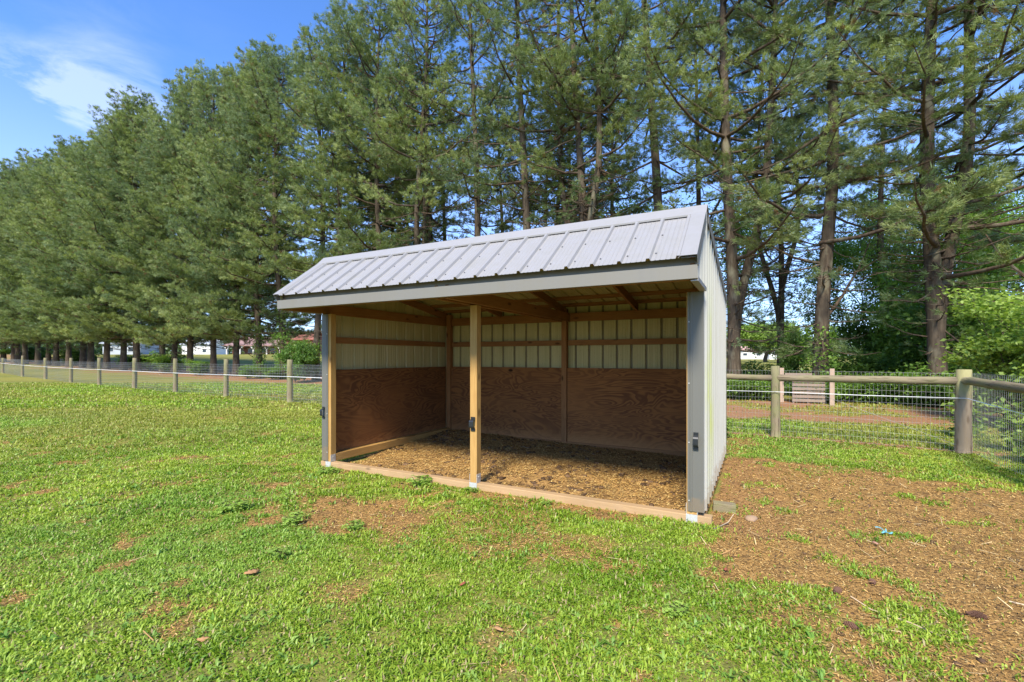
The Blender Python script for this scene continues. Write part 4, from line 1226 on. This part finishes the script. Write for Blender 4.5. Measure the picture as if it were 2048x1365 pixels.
for (px, Y, s1, s2, rz, lab) in ((1255, 33, 1.35, 1.5, 0, 'light green leafy tree seen between pine trunks above the right part of the ridge'),
                                 (1390, 36, 1.3, 1.45, 2, 'leafy tree behind the pines just left of the roof peak'),
                                 (1735, 25, .95, .95, 1, 'leafy tree filling the gap between the pines above the log rail'),
                                 (1835, 27, 1.1, 1.35, 3, 'tall bright leafy tree behind the twin-stemmed pine'),
                                 (1990, 25, 1.15, 1.3, 4, 'tall leafy tree behind the pines at the right edge'),
                                 (2090, 21, 1.1, 1.0, 5, 'leafy tree standing mostly beyond the right edge'),
                                 (1110, 38, 1.1, 1.15, 1, 'small leafy treetop showing above the middle of the ridge')):
    plant_tree('leafy_tree', bt[int(rz) % 2], (px - 1024) / 941.6 * Y, Y, rz, (s1, s2), lab, 'leafy tree', 'leafy trees beyond the pines', bm)
# undergrowth: shrubs at the feet of the pines
def shrub_parts(seed, H, Rr, n_leaf, size, cols, ns=9):
    r = np.random.default_rng(seed); limbs = []; P = []; T = []
    for i in range(ns):
        a = r.random() * 6.28; lean = r.uniform(.1, .9); hh = H * r.uniform(.65, 1)
        k = 7; t = np.linspace(0, 1, k)
        path = np.stack([math.cos(a) * Rr * lean * t ** 1.3, math.sin(a) * Rr * lean * t ** 1.3, hh * t], -1) + r.normal(0, .04 * H, (k, 3)) * t[:, None]
        limbs.append(tube_np(path, .014 * (1 - .7 * t) * (H / 2) ** .5, 4))
        for q in range(8):
            ts = r.uniform(.15, 1); p0 = np.array([np.interp(ts, t, path[:, c]) for c in range(3)])
            d = r.normal(0, 1, 3); d[2] = abs(d[2]) * .5; d /= np.linalg.norm(d); p1 = p0 + d * Rr * .55 * r.uniform(.5, 1)
            limbs.append(tube_np([p0, p1], [.006, .003], 3))
            m = n_leaf // (ns * 8); w = r.random((m, 1)) ** .6
            P.append(p0 + (p1 - p0) * w + r.normal(0, .10 * Rr, (m, 3)) * np.array([1, 1, .6])); T.append(np.full(m, r.random()))
    P = np.concatenate(P); T = np.concatenate(T); P[:, 2] = np.abs(P[:, 2])
    V, F, C = leaf_cards(P, size, np.array(cols), T, r)
    lv, lq = join_tubes(limbs)
    return raw_mesh('stems', lv, lq, 4, True), raw_mesh('leaves', V, F, 3, False, C)
def plant_shrub(parts, x, y, rz, sc, label, group=None, name='shrub', cat='shrub'):
    o = empty(name, (x, y, float(ground_z(x, y))), rz); o.scale = (sc[0], sc[0], sc[1]); tag(o, label, cat, group)
    for nm, me, mt in zip(('stems', 'leaves'), parts, ('twig', 'leaf')):
        ob = bpy.data.objects.new(nm, me); COL.objects.link(ob); ob.parent = o
        if not me.materials: me.materials.append(M[mt])
    return o
sp_d = [shrub_parts(400 + k, 2.2, 1.5, 9000, .12, GR0) for k in range(2)]
sp_m = [shrub_parts(410 + k, 2.0, 1.3, 7000, .11, GR1) for k in range(2)]
sp_b = shrub_parts(420, 3.0, 1.25, 9000, .105, GR2, 12)
SH = [  # column, distance, proto, width, height, label
    (1500, 19.5, 'd', 1.0, .55, 'dark ivy-like undergrowth at the pine foot beside the shelter back corner'),
    (1575, 19, 'd', .5, 1.2, 'tall dark tangle of vines hanging between two pines behind the bin'),
    (1690, 18.5, 'd', 1.1, .75, 'dark shrub behind the pale right post of the pallet bin'),
    (1600, 18.6, 'm', .9, .45, 'low leafy shrub behind the pallet bin slats'),
    (1765, 19, 'm', 1.4, .85, 'leafy shrub in the middle of the right undergrowth above the log rail'),
    (1760, 22, 'd', 1.4, 2.0, 'tall dark bush behind the middle of the right log rail'),
    (1850, 17, 'd', 1.3, 1.3, 'dark dense shrub under the twin-stemmed pine'),
    (1920, 16, 'd', 1.2, 1.6, 'dark tall shrub rising behind the corner post'),
    (1985, 17, 'm', 1.3, 1.9, 'tall green shrub behind the bright bush at the right edge'),
    (1830, 20, 'm', 1.5, 2.2, 'mid green tall growth between the twin-stemmed pine and the bin'),
    (1930, 20, 'd', 1.7, 2.4, 'tall shadowed growth filling the right background behind the corner post'),
    (2020, 12.5, 'm', 1.0, .8, 'mid green shrub outside the right fence'),
    (608, 29, 'm', 1.15, 1.35, 'leafy vine covered shrub immediately left of the shelter'),
    (590, 27.5, 'd', .8, 1.1, 'dark ivy shrub at the foot of the nearest pine left of the shelter'),
    (545, 31, 'm', .7, .45, 'small weed clump between the first two pines left of the shelter'),
    (495, 32, 'm', .8, .45, 'small leafy shrub between the second and third pine left of the shelter'),
    (400, 37, 'm', 1.2, .6, 'shrub in bright light between the fourth and fifth pine left of the shelter'),
    (345, 40, 'm', 1.5, .8, 'shrub left of the fifth pine trunk'),
    (300, 44, 'm', 1.5, .8, 'shrub at the feet of the left pines above the seventh fence post'),
    (255, 49, 'm', 1.5, .7, 'shrub showing under the low boughs above the sixth fence post'),
    (160, 56, 'd', 2.2, 1.0, 'dark shrub under the far left pines'),
    (60, 66, 'd', 2.5, 1.0, 'farthest dark shrub at the left edge under the pines'),
]
for i, (px, Y, kk, w, h, lab) in enumerate(SH):
    pr = {'d': sp_d, 'm': sp_m}[kk][i % 2]
    plant_shrub(pr, (px - 1024) / 941.6 * Y, Y, i * 1.7, (w, h), lab, 'undergrowth along the pine row')
sp_l = [shrub_parts(440 + k, .9, 1.3, 5200, .10, GR1, 12) for k in range(2)]
for i, (px, Y, w, h, lab) in enumerate(((1475, 17.2, 1.0, .8, 'low leafy ground growth right beside the back corner of the shelter'), (1535, 16.6, 1.0, .8, 'low leafy growth behind the middle round fence post'), (1640, 15.6, .8, .7, 'low leafy growth at the foot of the pallet bin'),
        (1705, 15.9, 1.1, .9, 'low leafy growth just right of the pallet bin'), (1770, 15.4, 1.1, .8, 'low leafy growth under the middle of the right log rail'), (1830, 14.8, 1.1, .9, 'low leafy growth between the twin-stemmed pine and the rail'), (1895, 14.2, 1.1, 1.0, 'low leafy growth just left of the corner post'))):
    plant_shrub(sp_l[i % 2], (px - 1024) / 941.6 * Y, Y, i * 1.9, (w, h), lab, 'low growth at the edge of the needle bed')
plant_shrub(sp_b, 10.45, 8.9, 0.5, (1.0, .98), 'bright lime green leafy bush at the right edge outside the fence')
plant_shrub(sp_b, 11.2, 10.3, 2.5, (1.1, .95), 'bright green bush behind the lime one at the right edge')
wd = shrub_parts(430, .45, .28, 500, .06, GR2, 7)
wg = shrub_parts(431, .30, .26, 230, .075, [(0.22, 0.36, 0.05), (0.42, 0.56, 0.12)], 7)
for i, (x, y, s, lab) in enumerate(((7.25, 6.55, 1.2, 'leafy weed at the foot of the right fence near the corner post'), (7.1, 5.9, 1.5, 'tall leafy weed outside the right wire fence'), (7.9, 7.3, 1.6, 'weed clump behind the corner post'),
                                    (6.55, 5.75, 1.0, 'low weed inside the right wire fence'), (8.3, 8.6, 1.8, 'broad weed clump under the bright bush'), (2.95, 6.95, .9, 'small weed against the foot of the shelter back corner'),
                                    (3.9, 8.7, .9, 'weed beside the middle round fence post'))):
    plant_shrub(wd, x, y, i * 2.1, (s, s), lab, 'weeds along the fence', 'weed', 'weed')
for i, (x, y, s, lab) in enumerate(((-2.42, 6.0, .8, 'dark green weed clump against the left end of the sill'), (-1.05, 5.42, .95, 'bushy weed in front of the sill left of the centre post'), (-0.42, 5.18, .5, 'small weed just below the centre post bracket'),
                                    (0.35, 4.75, .4, 'lone bright seedling at the sill between centre and right post'), (-2.0, 4.25, .75, 'broad weed rosette on the worn patch'), (-2.75, 4.5, .9, 'large weed rosette left of the worn patch'),
                                    (-1.35, 4.05, .6, 'weed on the worn patch nearest the shelter'), (-1.7, 3.5, .6, 'pale rosette weed in the middle foreground'), (0.95, 2.75, .5, 'clover clump at the edge of the tan ground'))):
    plant_shrub(wg, x, y, i * 1.3, (s * .8, s * .36), lab, 'weeds in the pasture', 'weed', 'weed')

# ivy on the trunk by the shelter
def ivy(x, y, H, rad, n, label, seed):
    r = np.random.default_rng(seed); z = r.random(n) ** 1.3 * H; a = r.random(n) * 6.28; rr_ = rad * (1 + .5 * r.random(n)) * (1.1 - .3 * z / H)
    P = np.stack([np.cos(a) * rr_, np.sin(a) * rr_, z], -1)
    V, F, C = leaf_cards(P, .12, np.array(GR1), fbm(a * 2, z * 2, seed, 2), r)
    o = link('ivy', raw_mesh('ivy', V, F, 3, False, C), M['leaf']); o.location = (x, y, float(ground_z(x, y))); tag(o, label, 'ivy')
x, y = row_at(567); ivy(x, y, 6.5, .34, 2600, 'ivy climbing the pine trunk immediately left of the shelter', 1)
x, y = row_at(519); ivy(x, y, 4.0, .3, 1300, 'ivy on the second pine trunk left of the shelter', 2)
x, y = row_at(1640); ivy(x, y, 2.6, .40, 1500, 'ivy round the foot of the straight pine behind the pallet bin', 3)

# ------------------------------------------------------------------ far things
def gable_house(name, px, Y, w, d, hw, hr, wall, roof, label, rz=0, z0=0.0, windows=(), porch=False, cat='house'):
    X = (px - 1024) / 941.6 * Y
    o = empty(name, (X, Y, float(ground_z(X, Y)) + z0), rz); tag(o, label, cat)
    mb = MB(); mb.box((-w / 2, 0, -.6), (w / 2, d, hw)); mb.hull([(-w / 2, 0, hw), (-w / 2, d, hw), (-w / 2, d / 2, hw + hr)][::-1], [(w / 2, 0, hw), (w / 2, d, hw), (w / 2, d / 2, hw + hr)][::-1]); mb.build('wall', wall, o)
    mb = MB(); e = .5
    for s in (0, 1):
        y0_ = -e if s == 0 else d + e
        za = hw - e * hr / (d / 2)
        A = [(-w / 2 - e, y0_, za + .06), (w / 2 + e, y0_, za + .06), (w / 2 + e, d / 2, hw + hr + .06), (-w / 2 - e, d / 2, hw + hr + .06)]
        mb.hull([(a, b, c + .0) for a, b, c in A], [(a, b, c + .2) for a, b, c in A])
    mb.build('roof', roof, o)
    for (wx, wz, ww, wh, dk) in windows:
        f_ = MB(); f_.box((wx - ww / 2, -.06, wz), (wx + ww / 2, -.003, wz + wh)); f = f_.build('window', paint('frame_white', (.7, .7, .68)), o)
        p_ = MB(); p_.box((wx - ww / 2 + .1, -.08, wz + .1), (wx + ww / 2 - .1, -.061, wz + wh - .1)); p_.build('pane', M['glass'], f)
    if porch:
        for k in range(5):
            xx = -w / 2 + .4 + k * (w - .8) / 4
            p_ = MB(); p_.box((xx - .15, -3.2, -.5), (xx + .15, -2.9, hw - .75)); 
            p_.hull([(xx - .15, -3.2, hw - 1.5), (xx + .15, -3.2, hw - 1.5), (xx + .15, -2.9, hw - 1.5), (xx - .15, -2.9, hw - 1.5)], [(xx - 1.0, -3.2, hw - .75), (xx + 1.0, -3.2, hw - .75), (xx + 1.0, -2.9, hw - .75), (xx - 1.0, -2.9, hw - .75)])
            p_.build('porch_post', paint('post_white', (.7, .68, .66)), o)
        p_ = MB(); p_.hull([(-w / 2 - .5, -3.5, hw - .75), (w / 2 + .5, -3.5, hw - .75), (w / 2 + .5, -.45, hw - .1), (-w / 2 - .5, -.45, hw - .1)], [(-w / 2 - .5, -3.5, hw - .55), (w / 2 + .5, -3.5, hw - .55), (w / 2 + .5, -.45, hw + .1), (-w / 2 - .5, -.45, hw + .1)])
        p_.build('porch_roof', roof, o)
    return o
M['glass'] = NM('dark_glass', .1, .6).base((.03, .04, .05)).m
brick = paint('red_brick', (.33, .13, .09), .9, .3, 1); redroof = paint('rust_roof', (.33, .20, .17), .7, .2, .6)
white = paint('white_siding', (.78, .76, .72), .7, .1); grey = paint('grey_siding', (.42, .45, .48), .7, .15); pinkroof = paint('pale_red_roof', (.62, .38, .32), .8, .15)
gable_house('barn', 520, 120, 14, 8, 2.8, 1.5, brick, redroof, 'long low barn with rust red roof and white porch posts beyond the left pines', 0, 0, [(x_, .4, 1.7, 1.2, 1) for x_ in (-5, -2.2, .6, 3.4)], True, 'barn')
gable_house('house', 598, 112, 6.5, 7, 3.6, 1.7, brick, brick, 'red brick outbuilding partly hidden by shrubs left of the shelter', 0, 0, [(0, 1, 1.4, 1.3, 1)])
gable_house('house', 243, 112, 9, 8, 2.6, 1.6, grey, grey, 'grey sided house far behind the low left boughs', 0, 0, [(-2.5, .6, 1.3, 1.2, 1), (2.2, .6, 1.3, 1.2, 1)])
gable_house('house', 395, 150, 10, 8, 3.4, 1.6, white, grey, 'white house far beyond the fourth pine left of the shelter', 0, 0, [(-2.5, .8, 1.3, 1.2, 1), (2.2, .8, 1.3, 1.2, 1)])
gable_house('house', 1505, 190, 12, 9, 2.8, 1.6, white, pinkroof, 'low white house with pale red roof on the far field right of the shelter', 0, 1.4, [(-3, .8, 1.8, 1.1, 1), (2.4, .8, 1.8, 1.1, 1)])
gable_house('house', 1558, 200, 8, 7, 2.4, 1.2, white, white, 'small all-white building right of the lone far tree', 0, 1.2, [(0, .8, 1.5, 1, 1)])
lt = broad_parts(500, 14, 10.5, 26000, .7, GR2, .7, .24)
plant_tree('leafy_tree', lt, (1531 - 1024) / 941.6 * 150, 150, 0, (1, 1), 'lone round leafy tree standing on the far bright field right of the shelter', 'leafy tree', None, bm)
# distant wood along the horizon: nobody could count its trees
r = np.random.default_rng(9); n = 60000
ang = r.uniform(-1.15, 1.15, n); dist = 330 + 40 * r.random(n); hmax = 9 + 10 * fbm(ang * 26, ang * 0, 5, 4)
px_ = np.tan(ang) * dist; P = np.stack([px_, dist, ground_z(px_, dist) + hmax * r.random(n) ** .8], -1)
V, F, C = leaf_cards(P, 3.0, np.array([(0.10, 0.15, 0.085), (0.17, 0.235, 0.12)]), fbm(ang * 60, P[:, 2] * .2, 3, 3), r)
tag(link('distant_wood', raw_mesh('distant_wood', V, F, 3, False, C), M['leaf']), 'hazy far-off wood along the horizon beyond the fields', 'wood', kind='stuff')

# ------------------------------------------------------------------ small things on the ground
def dry_leaf(x, y, s, rz, col, label, nm='dry_leaf', cat='dry leaf'):
    mb = MB(); n = 8; top = []
    for i in range(n + 1):
        t = i / n; w = math.sin(t * PI) ** .7 * .26 * s * (1 + .35 * math.sin(i * 2.6))
        top.append((t * s, -w, .012 * s * 8 * (t - .5) ** 2 + .3 * w)); top.append((t * s, 0, .01 + .05 * s * math.sin(t * 3))); top.append((t * s, w, .02 * s * 8 * (t - .5) ** 2 + .35 * w))
    fs = []
    for i in range(n):
        for j in range(2): fs.append((3 * i + j, 3 * i + j + 1, 3 * i + 4 + j, 3 * i + 3 + j))
    mb.add(top, fs, True); o = mb.build(nm, col, None); so = o.modifiers.new('thickness', 'SOLIDIFY'); so.thickness = .0015
    o.location = (x, y, float(ground_z(x, y)) + .022); o.rotation_euler = (.15, .1, rz); tag(o, label, cat); return o
tanl = paint('tan_leaf', (.46, .25, .11), .8, .4, 40); redl = paint('red_leaf', (.30, .09, .05), .8, .2, 20); pink = paint('pink_leaf', (.45, .24, .17), .8, .3, 40)
dry_leaf(-1.80, 3.16, .10, .8, tanl, 'pale tan dead leaf in the grass at lower left of the centre')
dry_leaf(2.85, 3.67, .07, 1.4, pink, 'pinkish dry leaf just below the blue scrap')
dry_leaf(-1.62, 2.42, .07, .3, tanl, 'orange-brown dead leaf low in the left foreground')
dry_leaf(-.05, 2.52, .07, 2.3, tanl, 'dead leaf in the foreground grass at bottom centre')
dry_leaf(1.47, 3.25, .05, 1.0, redl, 'dark red dry leaf at the edge of the tan ground')
dry_leaf(-.30, 3.05, .05, 4.0, redl, 'small dark leaf in the middle foreground grass')
dry_leaf(-3.6, 5.6, .08, 4.0, tanl, 'light tan leaf in the grass left of the shelter')
# blue scrap of torn plastic
mb = MB()
for k in range(4):
    a = k * 1.5 + .2; p = [(0.0 + .02 * k, .01 * k, .012)]
    for t in range(1, 6): p.append((.02 * k + math.cos(a * .25 + .1 * t) * .022 * t, .012 * k + math.sin(a * .35) * .02 * t, .012 + .008 * math.sin(t * 1.3 + k)))
    for (q0, q1) in zip(p[:-1], p[1:]):
        mb.add([(q0[0], q0[1] - .008, q0[2]), (q0[0], q0[1] + .008, q0[2] + .004), (q1[0], q1[1] + .007, q1[2] + .004), (q1[0], q1[1] - .007, q1[2])], [(0, 1, 2, 3)])
o = mb.build('plastic_scrap', paint('blue_plastic', (.16, .42, .48), .4, .1)); o.location = (3.08, 3.92, float(ground_z(3.1, 3.92)) + .012); so = o.modifiers.new('t', 'SOLIDIFY'); so.thickness = .0012
tag(o, 'torn pale blue plastic scrap on the tan ground', 'plastic scrap')
# pine cones: axis with rings of scales
def cone_mesh():
    mb = MB(); mb.tube([(0, 0, 0), (.09, 0, 0)], [.006, .003], 6)
    for k in range(11):
        xx = .006 + k * .008; rad = .020 * math.sin(PI * min(1, (k + 1.6) / 12.5)) + .004
        for j in range(7):
            a = j * 2 * PI / 7 + k * .45; c, s_ = math.cos(a), math.sin(a); c2, s2 = math.cos(a + .36), math.sin(a + .36); c3, s3 = math.cos(a - .36), math.sin(a - .36)
            mb.add([(xx, c3 * .003, s3 * .003), (xx, c2 * .003, s2 * .003), (xx + .010, c2 * rad, s2 * rad), (xx + .014, c * rad * 1.15, s_ * rad * 1.15), (xx + .010, c3 * rad, s3 * rad)], [(0, 1, 2, 3, 4)])
    return mb
conem = paint('cone_brown', (.16, .08, .05), .85, .4, 60)
c0 = cone_mesh().build('pine_cone', conem); so = c0.modifiers.new('t', 'SOLIDIFY'); so.thickness = .0015
for i, (x, y, rz, s, lab) in enumerate(((2.62, 2.72, -.5, 1.0, 'dark pine cone lying on the tan ground near the right edge'), (2.02, 2.95, .6, .85, 'pine cone at the edge of grass and tan ground'), (1.88, 2.55, 2.0, .8, 'small dark pine cone among the grass edge'), (2.35, 3.05, 1.2, .75, 'broken pine cone on the tan ground'))):
    o = c0 if i == 0 else c0.copy()
    if i: COL.objects.link(o)
    o.location = (x, y, float(ground_z(x, y)) + .022); o.rotation_euler = (0, .1, rz); o.scale = (s,) * 3; tag(o, lab, 'pine cone', 'pine cones on the ground')
def stick(pts, r_, label, mt='twig'):
    x, y = pts[0]; mb = MB()
    P = [(a - x, b - y, float(ground_z(a, b)) - float(ground_z(x, y)) + .012 + .006 * math.sin(i * 2.1)) for i, (a, b) in enumerate(pts)]
    mb.tube(P, [r_ * (1 - .5 * i / len(P)) for i in range(len(P))], 6); o = mb.build('stick', M[mt]); o.location = (x, y, float(ground_z(x, y))); tag(o, label, 'stick')
M['drystick'] = paint('dry_stick', (.55, .42, .27), .85, .3, 20)
stick([(1.72, 4.02), (1.92, 4.18), (2.08, 4.42)], .006, 'thin pale stick leaning by the right end of the sill', 'drystick')
stick([(2.28, 2.50), (2.22, 2.62), (2.12, 2.78), (2.10, 2.92)], .005, 'curved pale twig in the lower right foreground', 'drystick')
stick([(3.2, 2.62), (3.10, 2.72), (3.02, 2.86)], .007, 'curled tan stick at the lower right edge', 'drystick')
# offcut of treated timber and a stone by the right wall
mb = MB(); mb.box((0, 0, -.02), (.20, .09, .085)); o = mb.build('timber_block', log_mat('mossy_timber', 0, .9), None, .004); o.location = (1.93, 4.52, 0); o.rotation_euler = (0.05, .03, -.35); tag(o, 'short olive green timber block against the foot of the right wall', 'timber block')
Vc, Fc, Cc = clods(1, np.array([0.]), np.array([0.]), np.array([.0]), np.array([.075]), np.array([[.34, .22, .13]]))
o = link('stone', raw_mesh('stone', Vc, Fc, 3, True), paint('stone', (.36, .24, .15), .9, .3, 10)); o.location = (2.17, 4.28, .0); so = o.modifiers.new('s', 'SUBSURF'); so.levels = 2; so.render_levels = 2; tag(o, 'rusty brown stone beside the timber block', 'stone')
print('objects', len(bpy.data.objects))
